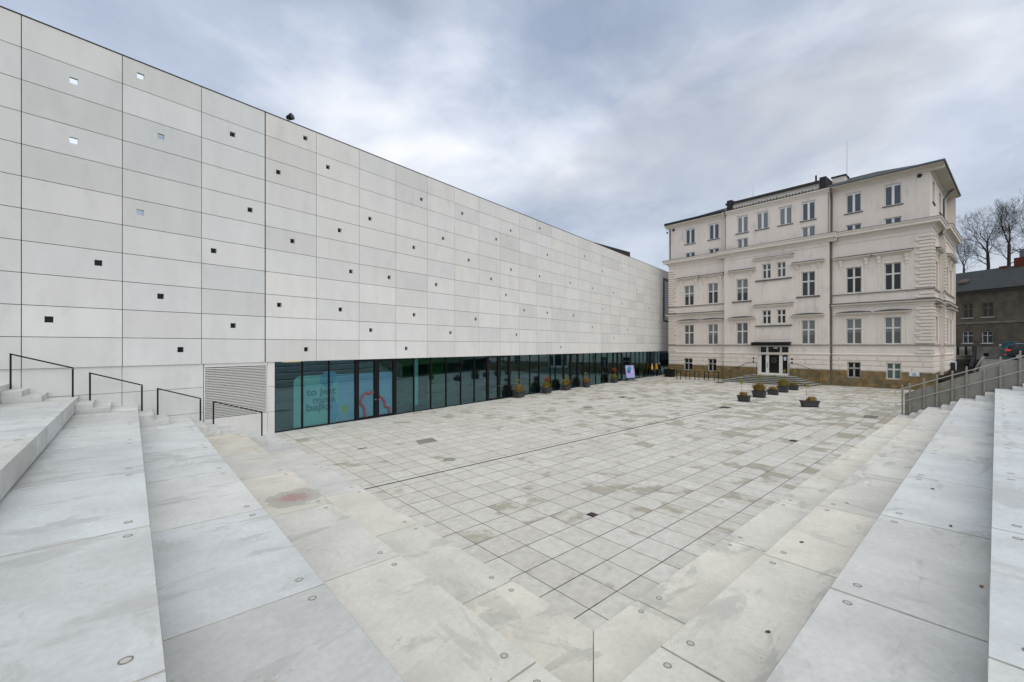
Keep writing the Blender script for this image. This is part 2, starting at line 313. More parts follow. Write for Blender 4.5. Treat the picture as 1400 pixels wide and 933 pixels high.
# seating slabs: pale concrete with damp veils, pitting, a reddish spill and brown run-off marks
def slab_mat():
    m = bpy.data.materials.new('pale_concrete_slab'); m.use_nodes = True
    t = m.node_tree; p = t.nodes['Principled BSDF']; lk = t.links.new
    def nd(ty, **k):
        n = t.nodes.new(ty)
        for a_, b_ in k.items(): setattr(n, a_, b_)
        return n
    tcn = nd('ShaderNodeTexCoord')
    at = nd('ShaderNodeAttribute', attribute_name='tone')
    def nz(scale, det, ro, stretch=None, loc=(0, 0, 0), dist=0):
        mp = nd('ShaderNodeMapping'); lk(tcn.outputs['Object'], mp.inputs[0]); mp.inputs['Location'].default_value = loc
        if stretch: mp.inputs['Scale'].default_value = stretch
        n = nd('ShaderNodeTexNoise'); lk(mp.outputs[0], n.inputs['Vector']); n.inputs['Scale'].default_value = scale
        n.inputs['Detail'].default_value = det; n.inputs['Roughness'].default_value = ro; n.inputs['Distortion'].default_value = dist
        return n.outputs[0]
    def rng(v, a_, b_, c_, d_):
        n = nd('ShaderNodeMapRange', interpolation_type='SMOOTHSTEP'); lk(v, n.inputs[0])
        for i, x in enumerate((a_, b_, c_, d_)): n.inputs[i + 1].default_value = x
        return n.outputs[0]
    def mixc(f, a_, b_, bt='MIX'):
        n = nd('ShaderNodeMix', data_type='RGBA', blend_type=bt)
        if isinstance(f, (int, float)): n.inputs[0].default_value = f
        else: lk(f, n.inputs[0])
        for i, v in ((6, a_), (7, b_)):
            if isinstance(v, tuple): n.inputs[i].default_value = (*v, 1)
            else: lk(v, n.inputs[i])
        return n.outputs[2]
    c = mixc(1.0, (.64, .64, .612), at.outputs['Color'], 'MULTIPLY')
    c = mixc(1.0, c, rng(nz(1.1, 6, .6), .3, .7, .9, 1.07), 'MULTIPLY')
    c = mixc(1.0, c, rng(nz(14, 6, .7), .3, .7, .94, 1.05), 'MULTIPLY')
    c = mixc(rng(nz(1.0, 8, .62, (.55, 1.6, 1), (3, 7, 0), .6), .57, .635, 0, .45), c, (.40, .395, .36))     # damp veils
    c = mixc(rng(nz(.9, 7, .66, (1.5, .5, 1), (11, 2, 0), .5), .585, .64, 0, .36), c, (.43, .415, .37))
    c = mixc(rng(nz(2.2, 7, .7, None, (5, 5, 5)), .66, .74, 0, .45), c, (.36, .31, .22))     # brown traces
    pit = rng(nz(30, 3, .6), .66, .72, 0, .75); clu = rng(nz(1.2, 4, .6, None, (2, 9, 1)), .48, .62, 0, 1)
    pm = nd('ShaderNodeMath', operation='MULTIPLY'); lk(pit, pm.inputs[0]); lk(clu, pm.inputs[1])
    c = mixc(pm.outputs[0], c, (.17, .16, .135))       # pitting
    # reddish spill
    sp = nd('ShaderNodeVectorMath', operation='DISTANCE'); lk(tcn.outputs['Object'], sp.inputs[0]); sp.inputs[1].default_value = SPILL
    def m2(op, a_, b_):
        n = nd('ShaderNodeMath', operation=op)
        for i, v in enumerate((a_, b_)):
            if isinstance(v, (int, float)): n.inputs[i].default_value = v
            else: lk(v, n.inputs[i])
        return n.outputs[0]
    dd = m2('ADD', sp.outputs['Value'], m2('MULTIPLY', nz(2.5, 5, .6), .7))
    c = mixc(rng(dd, .86, .96, .62, 0), c, (.36, .345, .31))
    ddr = m2('ADD', sp.outputs['Value'], m2('MULTIPLY', nz(5, 5, .7, (1, 2, 1), (1, 1, 0), 2.2), 1.3))
    c = mixc(rng(ddr, .84, 1.02, .6, 0), c, (.36, .17, .15))
    lk(c, p.inputs['Base Color']); p.inputs['Roughness'].default_value = .75; p.inputs['Specular IOR Level'].default_value = .25
    bp = nd('ShaderNodeBump'); bp.inputs['Strength'].default_value = .18; bp.inputs['Distance'].default_value = .006
    lk(nz(30, 5, .6), bp.inputs['Height']); lk(bp.outputs[0], p.inputs['Normal'])
    return m

# ------------------------------------------------------------------ frames and mesh builder
class Frame:
    def __init__(s, ox, oy, ang):
        s.o = (ox, oy); s.a = ang; s.c = math.cos(ang); s.s = math.sin(ang)
    def loc(s, x, y):
        x -= s.o[0]; y -= s.o[1]; return (x * s.c + y * s.s, -x * s.s + y * s.c)
    def wld(s, x, y): return (s.o[0] + x * s.c - y * s.s, s.o[1] + x * s.s + y * s.c)
    def hit(s, px, py, off=0.0):            # where the plane (local y = off) is seen at a photo point
        cx, cy = s.loc(0, 0); ux = (px - 700) / F
        dx_, dy_ = ux * s.c + s.s, -ux * s.s + s.c
        t = (off - cy) / dy_
        return cx + t * dx_, EYE - t * (py - HZ) / F
def ground(px, py, z=0.0):
    t = (EYE - z) * F / (py - HZ); return ((px - 700) / F * t, t)

class MB:
    def __init__(s, fn=None): s.v = []; s.f = []; s.m = []; s.t = []; s.fn = fn; s.mi = 0; s.tone = (1, 1, 1)
    def vert(s, p):
        s.v.append(tuple(s.fn(*p)) if s.fn else tuple(p)); return len(s.v) - 1
    def face(s, pts, mi=None):
        s.f.append([s.vert(p) for p in pts]); s.m.append(s.mi if mi is None else mi); s.t.append(s.tone)
    def box(s, x0, x1, y0, y1, z0, z1, mi=None):
        if x1 < x0: x0, x1 = x1, x0
        if y1 < y0: y0, y1 = y1, y0
        if z1 < z0: z0, z1 = z1, z0
        s.hexa([(x0, y0, z0), (x1, y0, z0), (x1, y1, z0), (x0, y1, z0), (x0, y0, z1), (x1, y0, z1), (x1, y1, z1), (x0, y1, z1)], mi)
    def hexa(s, p, mi=None):
        i = [s.vert(q) for q in p]
        for q in ((0, 3, 2, 1), (4, 5, 6, 7), (0, 1, 5, 4), (1, 2, 6, 5), (2, 3, 7, 6), (3, 0, 4, 7)):
            s.f.append([i[k] for k in q]); s.m.append(s.mi if mi is None else mi); s.t.append(s.tone)
    def poly(s, pts, z0, z1, mi=None):      # vertical prism over a ccw polygon
        n = len(pts); a_ = [s.vert((x, y, z0)) for x, y in pts]; b_ = [s.vert((x, y, z1)) for x, y in pts]
        fs = [list(reversed(a_)), list(b_)] + [[a_[k], a_[(k + 1) % n], b_[(k + 1) % n], b_[k]] for k in range(n)]
        for q in fs: s.f.append(q); s.m.append(s.mi if mi is None else mi); s.t.append(s.tone)
    def prism(s, prof, x0, x1, m0=0, m1=0, mi=None):     # profile [(y,z)] along x, ends mitred by m*(-y)
        n = len(prof)
        a_ = [s.vert((x0 + m0 * y, y, z)) for y, z in prof]; b_ = [s.vert((x1 - m1 * y, y, z)) for y, z in prof]
        fs = [a_, list(reversed(b_))] + [[a_[k], b_[k], b_[(k + 1) % n], a_[(k + 1) % n]] for k in range(n)]
        for q in fs: s.f.append(q); s.m.append(s.mi if mi is None else mi); s.t.append(s.tone)
    def tube(s, pts, r, n=8, mi=None, cap=True):
        pts = [Vector(p) for p in pts]; rings = []
        rr = r if isinstance(r, (list, tuple)) else [r] * len(pts)
        for k, p in enumerate(pts):
            d = (pts[min(k + 1, len(pts) - 1)] - pts[max(k - 1, 0)]).normalized()
            u = d.orthogonal().normalized() if abs(d.z) > .95 else d.cross(Vector((0, 0, 1))).normalized()
            v_ = d.cross(u)
            rings.append([s.vert(p + (u * math.cos(q * 2 * math.pi / n) + v_ * math.sin(q * 2 * math.pi / n)) * rr[k]) for q in range(n)])
        for A, B in zip(rings, rings[1:]):
            for q in range(n):
                s.f.append([A[q], A[(q + 1) % n], B[(q + 1) % n], B[q]]); s.m.append(s.mi if mi is None else mi); s.t.append(s.tone)
        if cap:
            for q in (list(reversed(rings[0])), rings[-1]): s.f.append(q); s.m.append(s.mi if mi is None else mi); s.t.append(s.tone)
    def disc(s, c, r, n=16, mi=None, r0=0, sx=1.0):
        x, y, z = c
        o = [s.vert((x + r * sx * math.cos(k * 2 * math.pi / n), y + r * math.sin(k * 2 * math.pi / n), z)) for k in range(n)]
        if r0 <= 0: s.f.append(o); s.m.append(s.mi if mi is None else mi); s.t.append(s.tone)
        else:
            i = [s.vert((x + r0 * sx * math.cos(k * 2 * math.pi / n), y + r0 * math.sin(k * 2 * math.pi / n), z)) for k in range(n)]
            for k in range(n):
                s.f.append([o[k], o[(k + 1) % n], i[(k + 1) % n], i[k]]); s.m.append(s.mi if mi is None else mi); s.t.append(s.tone)
    def wall(s, x0, x1, z0, z1, ops, y=0.0, depth=0.2, mi=None):    # front (faces -y) with real openings and reveals
        xs = sorted({x0, x1, *[q for o in ops for q in o[:2]]}); zs = sorted({z0, z1, *[q for o in ops for q in o[2:4]]})
        xs = [q for q in xs if x0 <= q <= x1]; zs = [q for q in zs if z0 <= q <= z1]
        for xa, xb in zip(xs, xs[1:]):
            for za_, zb in zip(zs, zs[1:]):
                xm, zm = (xa + xb) / 2, (za_ + zb) / 2
                if any(o[0] < xm < o[1] and o[2] < zm < o[3] for o in ops): continue
                s.face([(xa, y, za_), (xb, y, za_), (xb, y, zb), (xa, y, zb)], mi)
        d = depth
        for a_, b_, c_, e_ in [o[:4] for o in ops]:
            s.face([(a_, y, c_), (a_, y, e_), (a_, y + d, e_), (a_, y + d, c_)], mi); s.face([(b_, y, c_), (b_, y + d, c_), (b_, y + d, e_), (b_, y, e_)], mi)
            s.face([(a_, y, c_), (a_, y + d, c_), (b_, y + d, c_), (b_, y, c_)], mi); s.face([(a_, y, e_), (b_, y, e_), (b_, y + d, e_), (a_, y + d, e_)], mi)
    def build(s, name, mats, parent=None, smooth=False, bevel=0.0, loc=None):
        me = bpy.data.meshes.new(name); me.from_pydata(s.v, [], s.f)
        if not isinstance(mats, (list, tuple)): mats = [mats]
        for q in mats: me.materials.append(q)
        me.polygons.foreach_set('material_index', s.m)
        if any(q != (1, 1, 1) for q in s.t):
            at = me.attributes.new('tone', 'FLOAT_COLOR', 'FACE')
            at.data.foreach_set('color', [c for q in s.t for c in (*q, 1)])
        else:
            at = me.attributes.new('tone', 'FLOAT_COLOR', 'FACE'); at.data.foreach_set('color', [1.0] * (4 * len(s.f)))
        if smooth: me.polygons.foreach_set('use_smooth', [True] * len(s.f))
        me.update(); o = bpy.data.objects.new(name, me); COL.objects.link(o)
        if parent: o.parent = parent
        if loc: o.location = loc
        if bevel:
            b = o.modifiers.new('bevel', 'BEVEL'); b.width = bevel; b.segments = 2; b.limit_method = 'ANGLE'; b.angle_limit = R(50)
        return o
def tag(o, label=None, cat=None, group=None, kind=None):
    if label: o['label'] = label
    if cat: o['category'] = cat
    if group: o['group'] = group
    if kind: o['kind'] = kind
    return o
def thing(name, label, cat, loc=(0, 0, 0), rz=0.0, group=None):
    o = bpy.data.objects.new(name, None); COL.objects.link(o); o.empty_display_size = .3
    o.location = loc; o.rotation_euler = (0, 0, rz); return tag(o, label, cat, group)
def copy_tree(o, parent=None):
    c = o.copy(); COL.objects.link(c)
    if parent: c.parent = parent
    for ch in list(o.children): copy_tree(ch, c)
    return c
def text_mesh(body, size, offset, ext, name, m, parent, mw, shear=0):
    cu = bpy.data.curves.new('letters', 'FONT'); cu.body = body; cu.size = size; cu.offset = offset; cu.extrude = ext
    cu.align_x = 'LEFT'; cu.space_line = .92; cu.resolution_u = 3; cu.shear = shear
    to = bpy.data.objects.new('letters', cu); COL.objects.link(to)
    dg = bpy.context.evaluated_depsgraph_get(); me = bpy.data.meshes.new_from_object(to.evaluated_get(dg))
    bpy.data.objects.remove(to); me.transform(mw); me.materials.clear(); me.materials.append(m); me.name = name
    o = bpy.data.objects.new(name, me); COL.objects.link(o)
    if parent: o.parent = parent
    return o

# =================================================================== SETTING
D1 = math.atan2(.6635, .7482)                    # direction of the right-hand steps
PL = Frame(0, 0, D1)                             # local (p, q): p along the right steps, q along the left steps
GA = Frame(-10.62, 19.18, math.atan2(.7832, .6218))      # gallery front
_o = (34.73, 39.2)
TB = Frame(_o[0], _o[1], math.atan2(-.7677, .6408))
_l = TB.hit(914.5, 473)[0]
TB = Frame(*TB.wld(_l, 0), TB.a)                 # old town building, origin at its left corner
BL = TB.hit(1275, 473)[0]                        # facade length

hh = [3.87, 3.30, 2.72, 2.13, 1.67, 1.16]        # treads below the eye
zz = [EYE - h for h in hh]
pp = [P0, 3.17, 1.66, .172, -1.307, -2.80]
nn = [N0, 2.45, 1.244, .04, -1.16, -2.36]
QEND, SEND = 18.9, 31.5

def sheet(name, pts, z, m, kind='structure', fr=None):
    mb = MB(); mb.face([(x, y, z) for x, y in pts])
    o = mb.build(name, m); 
    if fr: o.rotation_euler = (0, 0, fr.a); o.location = (*fr.o, 0)
    return tag(o, kind=kind)
sheet('ground', [(-900, -900), (900, -900), (900, 900), (-900, 900)], -.03, M['earth'])
sheet('plaza', [(P0 - .2, N0 - .2), (75, N0 - .2), (75, 75), (P0 - .2, 75)], 0.0, M['plaza'], fr=PL)

# ---- broad seating steps
_g = ground(402, 680, zz[1]); _gl = PL.loc(*_g)
SPILL = (_gl[0], _gl[1], zz[1])
M['slab'] = slab_mat()
jl = [5.305, 6.23, 5.09, 6.66, 11.7, 5.6]; jr = [5.76, 7.5, 5.88, 7.54, 6.3, 6.0]
def clip(poly, ax, val, keep_lo):
    o = []
    for k in range(len(poly)):
        a_, b_ = poly[k - 1], poly[k]
        ia = (a_[ax] <= val) == keep_lo; ib = (b_[ax] <= val) == keep_lo
        if ia != ib:
            t = (val - a_[ax]) / (b_[ax] - a_[ax]); o.append((a_[0] + t * (b_[0] - a_[0]), a_[1] + t * (b_[1] - a_[1])))
        if ib: o.append(b_)
    return o
left = thing('seating_terrace', 'left flight of broad pale concrete seating steps below the white panelled wall', 'steps', (0, 0, 0), D1)
right = thing('seating_terrace', 'right flight of broad pale concrete seating steps running to the steel railing', 'steps', (0, 0, 0), D1)
warm = {0: (1.10, 1.055, .955), 1: (1.07, 1.035, .95), 2: (.985, .99, .985), 3: (.985, 1.0, 1.0), 4: (1.0, 1.0, 1.0), 5: (1, 1, 1)}
for arm in (0, 1):
    root = (left, right)[arm]; rnd = random.Random(11 + arm)
    for i in range(6):
        pa, na = pp[i], nn[i]
        pb, nb = (pp[i + 1], nn[i + 1]) if i < 5 else (pp[5] - 1.5, nn[5] - 1.2)
        bk = .12                                         # the next block oversails a little
        if arm == 0: poly = [(pa, na), (pa, QEND), (pb - bk, QEND), (pb - bk, nb - bk * .8)]
        else: poly = [(pa, na), (pb - bk, nb - bk * .8), (SEND, nb - bk * .8), (SEND, na)]
        lo = zz[i - 1] + .06 if i else -.02
        ax = 1 if arm == 0 else 0; pitch = 3.04 if arm == 0 else 3.15; j0 = (jl if arm == 0 else jr)[i]
        ks = [j0 + k * pitch for k in range(-5, 12)]
        ends = [-20] + ks + [60]
        mb = MB()
        for a_, b_ in zip(ends, ends[1:]):
            g = rnd.choice((.004, .005, .008, .010))
            q = clip(clip(poly, ax, a_ + g, False), ax, b_ - g, True)
            if len(q) < 3: continue
            ext = [c_[ax] for c_ in q]
            if max(ext) - min(ext) < .15: continue
            # mitre gap
            t_ = rnd.uniform(.87, 1.04) if arm == 0 else rnd.uniform(.97, 1.06); wv = warm[i]
            if arm == 0 and i == 0 and a_ > 10: wv = (.99, .985, .97)
            cs = rnd.uniform(-.02, .02) if i > 1 else rnd.uniform(-.008, .03); wv = (wv[0] * (1 + cs), wv[1], wv[2] * (1 - cs * 1.3))
            mb.tone = (t_ * wv[0], t_ * wv[1], t_ * wv[2]); mb.mi = 0
            ar = sum(q[k - 1][0] * q[k][1] - q[k][0] * q[k - 1][1] for k in range(len(q)))
            if ar < 0: q = q[::-1]
            # shrink along the mitre
            if arm == 0: q = [(x, y + (.006 if abs(y - na) < .02 or abs(y - nb) < .2 else 0)) for x, y in q]
            mb.poly(q, lo, zz[i])
            # lifting anchor rings close to the front edge
            mb.tone = (1, 1, 1)
            f0 = pa - .2 if arm == 0 else na - .2
            lo_, hi_ = max(a_, min(ext)), min(b_, max(ext))
            for e_ in (lo_ + .2 if a_ > min(ext) else lo_ + .28, hi_ - .2):
                c_ = (f0, e_) if arm == 0 else (e_, f0)
                mb.disc((*c_, zz[i] + .003), .042, 14, 1, .032); mb.disc((*c_, zz[i] + .002), .033, 14, 2)
        o = mb.build('tread', [M['slab'], M['ring'], M['plug'], M['edgedirt']], root)
        bv = o.modifiers.new('bevel', 'BEVEL'); bv.width = .006; bv.segments = 1; bv.limit_method = 'ANGLE'; bv.angle_limit = R(50); bv.material = 3
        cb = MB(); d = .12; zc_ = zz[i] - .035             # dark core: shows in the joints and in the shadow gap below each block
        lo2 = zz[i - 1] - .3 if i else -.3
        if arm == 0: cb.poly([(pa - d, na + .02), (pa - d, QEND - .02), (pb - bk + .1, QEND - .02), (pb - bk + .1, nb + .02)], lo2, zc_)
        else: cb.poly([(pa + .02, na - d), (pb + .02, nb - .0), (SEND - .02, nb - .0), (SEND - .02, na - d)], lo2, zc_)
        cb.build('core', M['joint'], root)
    # narrow stair at the end of the flight
    st = MB(); rnd = random.Random(5 + arm)
    for i in range(6):
        st.tone = (1, 1, 1)
        d0, d1_ = (pp[i], (pp[i + 1] if i < 5 else pp[5] - 1.5)) if arm == 0 else (nn[i], (nn[i + 1] if i < 5 else nn[5] - 1.2))
        zb = zz[i - 1] if i else 0
        if arm == 0:
            st.box(d1_ - .1, d0, QEND + .01, 23.5, -.02 if i == 0 else zb - .1, zz[i])
            if i:
                r_ = (zz[i] - zb) / 3
                for k in (1, 2): st.tone = (.97, .97, .97); st.box(d0 + .004, d0 + .4 * (3 - k), QEND + .012 * k, 23.4, zb - .1, zb + r_ * k)
        else:
            st.box(SEND + .01, SEND + .86, d1_ - .1, d0, -.02 if i == 0 else zb - .1, zz[i])
            if i:
                r_ = (zz[i] - zb) / 3
                for k in (1, 2): st.box(SEND - .3 + .012 * k, SEND + .85, d0 + .004, d0 + .32 * (3 - k), zb - .1, zb + r_ * k)
    st.build('side_stair', [M['slab']], root, bevel=.008)

ZT = zz[5]
tp = MB()
tp.poly([(pp[5] - 1.4, nn[5] - 1.1), (pp[5] - 1.4, 60), (-60, 60), (-60, -60), (SEND + .8, -60), (SEND + .8, nn[5] - 1.1)], ZT - .6, ZT - .02)
o = tp.build('upper_path', M['yard']); o.rotation_euler = (0, 0, D1); tag(o, kind='structure')
lw = MB(); lw.box(-1, 31, -40, -8, ZT - .3, ZT + .0); lw.box(-40, -7, -40, 60, ZT - .3, ZT + .0)
o = lw.build('lawn', M['lawn']); o.rotation_euler = (0, 0, D1); o.location.z = .03; tag(o, kind='structure')

# ---- ground on the right, behind the ramp wall
RS = 32.38
def P3(p_, q_, z_): return (*PL.wld(p_, q_), z_)
ga_, gbq, gcq, gdq, geq, gf_, gg_ = P3(RS + .3, 1.2, 1.2), (39.1, 36, 1.72), (50.4, 46, 2.47), (62, 43.6, 2.47), (95, 5, 2.7), P3(RS + .3, -30, 2.7), (46, 29, 2.1)
gb = MB(); gb.face([gbq, gg_, gdq, gcq]); tag(gb.build('sett_slope', M['setts']), kind='structure')
gb = MB(); gb.face([ga_, gf_, gg_]); gb.face([ga_, gg_, gbq]); gb.face([gg_, gf_, geq]); gb.face([gg_, geq, gdq]); tag(gb.build('grass_bank', M['lawn']), kind='structure')
yb = MB(); yb.poly([(45.9, 47.2), (50.4, 46.02), (62, 43.62), (120, 20), (120, 130), (45.9, 130)], 1.0, 2.45)
tag(yb.build('yard', M['yard']), kind='structure')
be = MB(); be.face([(38.0, 38.6, .8), (39.1, 36.0, 1.0), (39.3, 36.2, 1.7), (50.3, 46.0, 1.9), (45.8, 47.1, 1.85), (43.5, 47.1, 1.8), (39.5, 40.5, 1.2)])
tag(be.build('planting_bed', M['soil']), kind='structure')

# =================================================================== GALLERY (white panelled wall)
gal = thing('gallery_building', 'long white building clad in pale concrete panels dotted with small square holes', 'building', (*GA.o, 0), GA.a)
JX = [29.2, 164.5, 270.3, 362.6, 433.4, 492.5, 543, 586.2, 624, 656.5, 685.6, 711.3, 733.4]
sj = [GA.hit(x, 473)[0] for x in JX]
pw = (sj[-1] - sj[3]) / (len(sj) - 4)
s3 = sj[3]
sj = [s3 + (k - 3) * pw for k in range(-5, 30)]
if True:      # the bays left of the expansion joint follow the photograph
    a0 = GA.hit(29.2, 473)[0]; pl_ = (s3 - a0) / 3
    sj = [s3 + k * pl_ for k in range(-9, 0)] + [s3 + k * pw for k in range(0, 27)]
S_END = GA.hit(912, 473)[0] + 4.5
sj = [q for q in sj if q < S_END - .3] + [S_END]
ZB, ROWS = 3.2, 11
holes = """101,111 192.3,104.5 101,192.6 220,187 318,184 380.7,235.7 342,287.2 191.6,290.6 67,437 134.6,359.7 219.7,405.4 246.9,478.3 292.3,343.1 318.9,445.4
382,417.1 417.5,189.1 448.5,228.8 576.3,272.8 632.2,292.2 506,299.4 606,326.3 464.4,315.2 566,338.6 400,329.9 641,356 479.8,371.5 532.2,379.5 596.5,389.4 465.6,423.5
566.3,430.7 650.5,436.6 507.2,451.7 616,455.2 418.7,477.9 555.6,476.7 698.4,315.6 738,312.7 678.6,327.4 748.6,348.7 799.5,350.3 850.5,367.8 698.7,369 823.4,371.4
671.7,381.7 737.8,378 779.5,387.3 810,394.3 838.9,400.7 870.5,396.6 888.8,380.6 692,403.5 716.7,424.4 748.6,428 783.8,431.6 823.4,423 850.5,415.3 886.5,421.8 809.8,448
857.9,451 896.8,443.9 706.2,458 838.9,462.2 879.5,463.2 766.9,475"""
HO = []
for q in holes.split():
    x, y = map(float, q.split(',')); s_, z_ = GA.hit(x, y)
    # keep clear of the joints
    zr = (z_ - ZB) % 1.0
    if zr < .14: z_ += .14 - zr
    if zr > .86: z_ -= zr - .86
    for j in sj:
        if abs(s_ - j) < .14: s_ = j + (.14 if s_ > j else -.14)
    HO.append((s_ - .1, s_ + .1, z_ - .1, z_ + .1, x, y))
cl = MB(); rnd = random.Random(3); g = .010
dw_s, dw_z0 = GA.hit(908.3, 438); dw_z1 = GA.hit(908.3, 384)[1]
for a_, b_ in zip(sj, sj[1:]):
    for r_ in range(ROWS):
        z0, z1 = ZB + r_, ZB + r_ + 1
        t_ = rnd.choice([.93, .97, .98, 1, 1, 1.01, 1.02, 1.03, 1.05]) * rnd.uniform(.985, 1.015)
        cs = rnd.uniform(-.012, .012); cl.tone = (t_ * (1 + cs), t_, t_ * (1 - cs))
        if a_ < s3 - .1: cl.tone = (cl.tone[0] * .96, cl.tone[1] * .975, cl.tone[2] * .98)
        elif b_ < s3 + .1: cl.tone = (cl.tone[0] * .965, cl.tone[1] * .98, cl.tone[2] * .985)
        g0 = .022 if abs(a_ - s3) < .05 else g; g1 = .022 if abs(b_ - s3) < .05 else g
        x0, x1, za_, zb_ = a_ + g0, b_ - g1, z0 + (g if r_ else 0), z1 - g
        ops = [h_[:4] for h_ in HO if x0 < h_[0] and h_[1] < x1 and za_ < h_[2] and h_[3] < zb_]
        if x0 < dw_s + .1 and x1 > dw_s and z0 > dw_z0 - .9 and z1 < dw_z1 + .9: continue
        cl.wall(x0, x1, za_, zb_, ops, 0, .2)
        cl.face([(x0, 0, za_), (x0, 0, zb_), (x0, .06, zb_), (x0, .06, za_)]); cl.face([(x1, 0, za_), (x1, .06, za_), (x1, .06, zb_), (x1, 0, zb_)])
        cl.face([(x0, 0, zb_), (x1, 0, zb_), (x1, .06, zb_), (x0, .06, zb_)]); cl.face([(x0, 0, za_), (x0, .06, za_), (x1, .06, za_), (x1, 0, za_)])
cl.tone = (1, 1, 1)
S0 = sj[0]; ZTOP = ZB + ROWS
back_ops = [h_[:4] for h_ in HO]
cl.build('cladding', M['cladding'], gal)
bk = MB(); bk.wall(S0, S_END, ZB, ZTOP - .01, back_ops, .045, .01); bk.build('joint_backing', M['softjoint'], gal)
b2k = MB(); b2k.wall(S0, s3 - .03, ZB, ZTOP - .01, [q for q in back_ops if q[1] < s3 - .03], .04, .004); b2k.build('joint_backing', M['joint'], gal)
ej = MB(); ej.box(s3 - .019, s3 + .019, .012, .04, ZB, ZTOP - .02); ej.build('expansion_joint', M['black'], gal)
for h_ in HO:
    mb = MB(); yq = .05 if h_[4] < 230 and h_[5] < 300 else .13
    mb.face([(h_[0], yq, h_[2]), (h_[1], yq, h_[2]), (h_[1], yq, h_[3]), (h_[0], yq, h_[3])])
    lit = h_[4] < 230 and h_[5] < 300  # upper left panes get the bright sky-reflecting copy, the rest the dark one
    mb.build('porthole_pane', M['skylit'] if lit else M['void'], gal)
bd = MB()
bd.face([(S0, .2, ZB), (S0, 26, ZB), (S0, 26, ZTOP), (S0, .2, ZTOP)][::-1]); bd.face([(S_END, .2, 0), (S_END, 26, 0), (S_END, 26, ZTOP), (S_END, .2, ZTOP)])
bd.face([(S0, 26, 0), (S_END, 26, 0), (S_END, 26, ZTOP), (S0, 26, ZTOP)][::-1])
bd.face([(S0, .22, ZTOP - .03), (S_END, .22, ZTOP - .03), (S_END, 26, ZTOP - .03), (S0, 26, ZTOP - .03)])
bd.face([(S0, 0.05, ZB), (S0, 26, ZB), (S_END, 26, ZB), (S_END, 0.05, ZB)])
bd.face([(S0, .21, ZB), (S_END, .21, ZB), (S_END, .21, ZTOP), (S0, .21, ZTOP)])
bd.build('body', M['cladding'], gal)
cp = MB(); cp.box(S0, S_END, -.015, .35, ZTOP - .004, ZTOP + .03); cp.build('coping', M['joint'], gal)
# lower wall, left of the glazing
SG = GA.hit(375, 550, .12)[0]
SL0 = GA.hit(279, 510, .06)[0]; SL1 = GA.hit(365.5, 510, .06)[0]
lwb = MB(); rnd = random.Random(8)
jx = [q for q in sj if q < SL0 - .3] + [SL0 - .02]
for a_, b_ in zip(jx, jx[1:]):
    for z0, z1 in ((-.1, .26), (.26, 1.26), (1.26, 2.26), (2.26, ZB)):
        t_ = rnd.uniform(.95, 1.02); lwb.tone = (t_ * .96, t_ * .975, t_ * .98)
        lwb.box(a_ + .008, b_ - .008, .06, .3, z0 + .007, z1 - .007)
for x0, x1, z0, z1 in ((SL0, SL1, -.1, .97), (SL0, SL1, 3.05, ZB), (SL1 + .012, SG - .01, -.1, .97), (SL1 + .012, SG - .01, .985, 2.1), (SL1 + .012, SG - .01, 2.115, ZB)):
    t_ = rnd.uniform(.97, 1.03); lwb.tone = (t_, t_, t_); lwb.box(x0, x1, .06, .3, z0, z1)
lwb.build('lower_wall', M['cladding'], gal)
lb = MB(); lb.box(S0, SG - .02, .2, .28, -.1, ZB); lb.build('lower_joint_backing', M['joint'], gal)
lv = MB()
nb_ = 30
for k in range(nb_):
    z_ = 1.0 + k * (2.04 / nb_)
    lv.hexa([(SL0 + .03, .055, z_), (SL1 - .03, .055, z_), (SL1 - .03, .13, z_ + .035), (SL0 + .03, .13, z_ + .035),
             (SL0 + .03, .055, z_ + .012), (SL1 - .03, .055, z_ + .012), (SL1 - .03, .13, z_ + .047), (SL0 + .03, .13, z_ + .047)])
for q in ((SL0, SL0 + .03, .98, 3.04), (SL1 - .03, SL1, .98, 3.04)): lv.box(q[0], q[1], .05, .14, q[2], q[3])
lv.build('louvre', M['silver'], gal)

# ---- glazing: panes, mullions, doors
GY = .12
def gs(x): return GA.hit(x, 500, GY)[0]
mull = [(375, .07), (413.5, .07), (450, .07), (566, .08), (589, .08), (610, .06), (630, .06), (648.5, .06), (710, .05), (724.5, .05), (737, .05), (752.5, .05), (759.5, .05), (797.5, .05), (806, .05), (814.5, .05), (822.5, .05), (830.3, .05)]
doors = [(485.5, 541.5), (665.5, 697.5), (770, 790.5), (838, 850.5)]
sm = sorted([gs(x) for x, _ in mull] + [gs(q) for d in doors for q in d])
s_ = gs(850.5) + 1.25
while s_ < S_END: sm.append(s_); s_ += 1.25
sm.append(S_END); sm = sorted(sm)
dset = [(gs(a_), gs(b_)) for a_, b_ in doors]
mbm = MB()
for q in sm:
    if any(a_ - .01 < q < b_ + .01 for a_, b_ in dset): continue
    mbm.box(q - .028, q + .028, GY - .03, GY + .1, .0, ZB - .005)
mbm.box(gs(375), S_END, GY - .02, GY + .08, 0, .045)
for a_, b_ in zip(sm, sm[1:]):
    mid = (a_ + b_) / 2
    if any(c_ < mid < d_ for c_, d_ in dset): continue
    mb = MB(); mb.face([(a_, GY + .02, .04), (b_, GY + .02, .04), (b_, GY + .02, ZB), (a_, GY + .02, ZB)]); mb.build('glass_pane', M['glass'], gal)
mbm.build('mullions', M['frame'], gal)
bigm = MB()
xa, xb = gs(579.5), gs(589); bigm.box(xa, xb, GY + .3, GY + .5, 0, ZB); xa, xb = gs(567.5), gs(571); bigm.box(xa, xb, GY + .3, GY + .4, 0, ZB); bigm.build('inner_column', M['frame'], gal)
gc = MB(); gc.box(gs(571.5), gs(579), GY + .5, GY + .7, .3, ZB); gc.build('green_column', M['aqua'], gal)
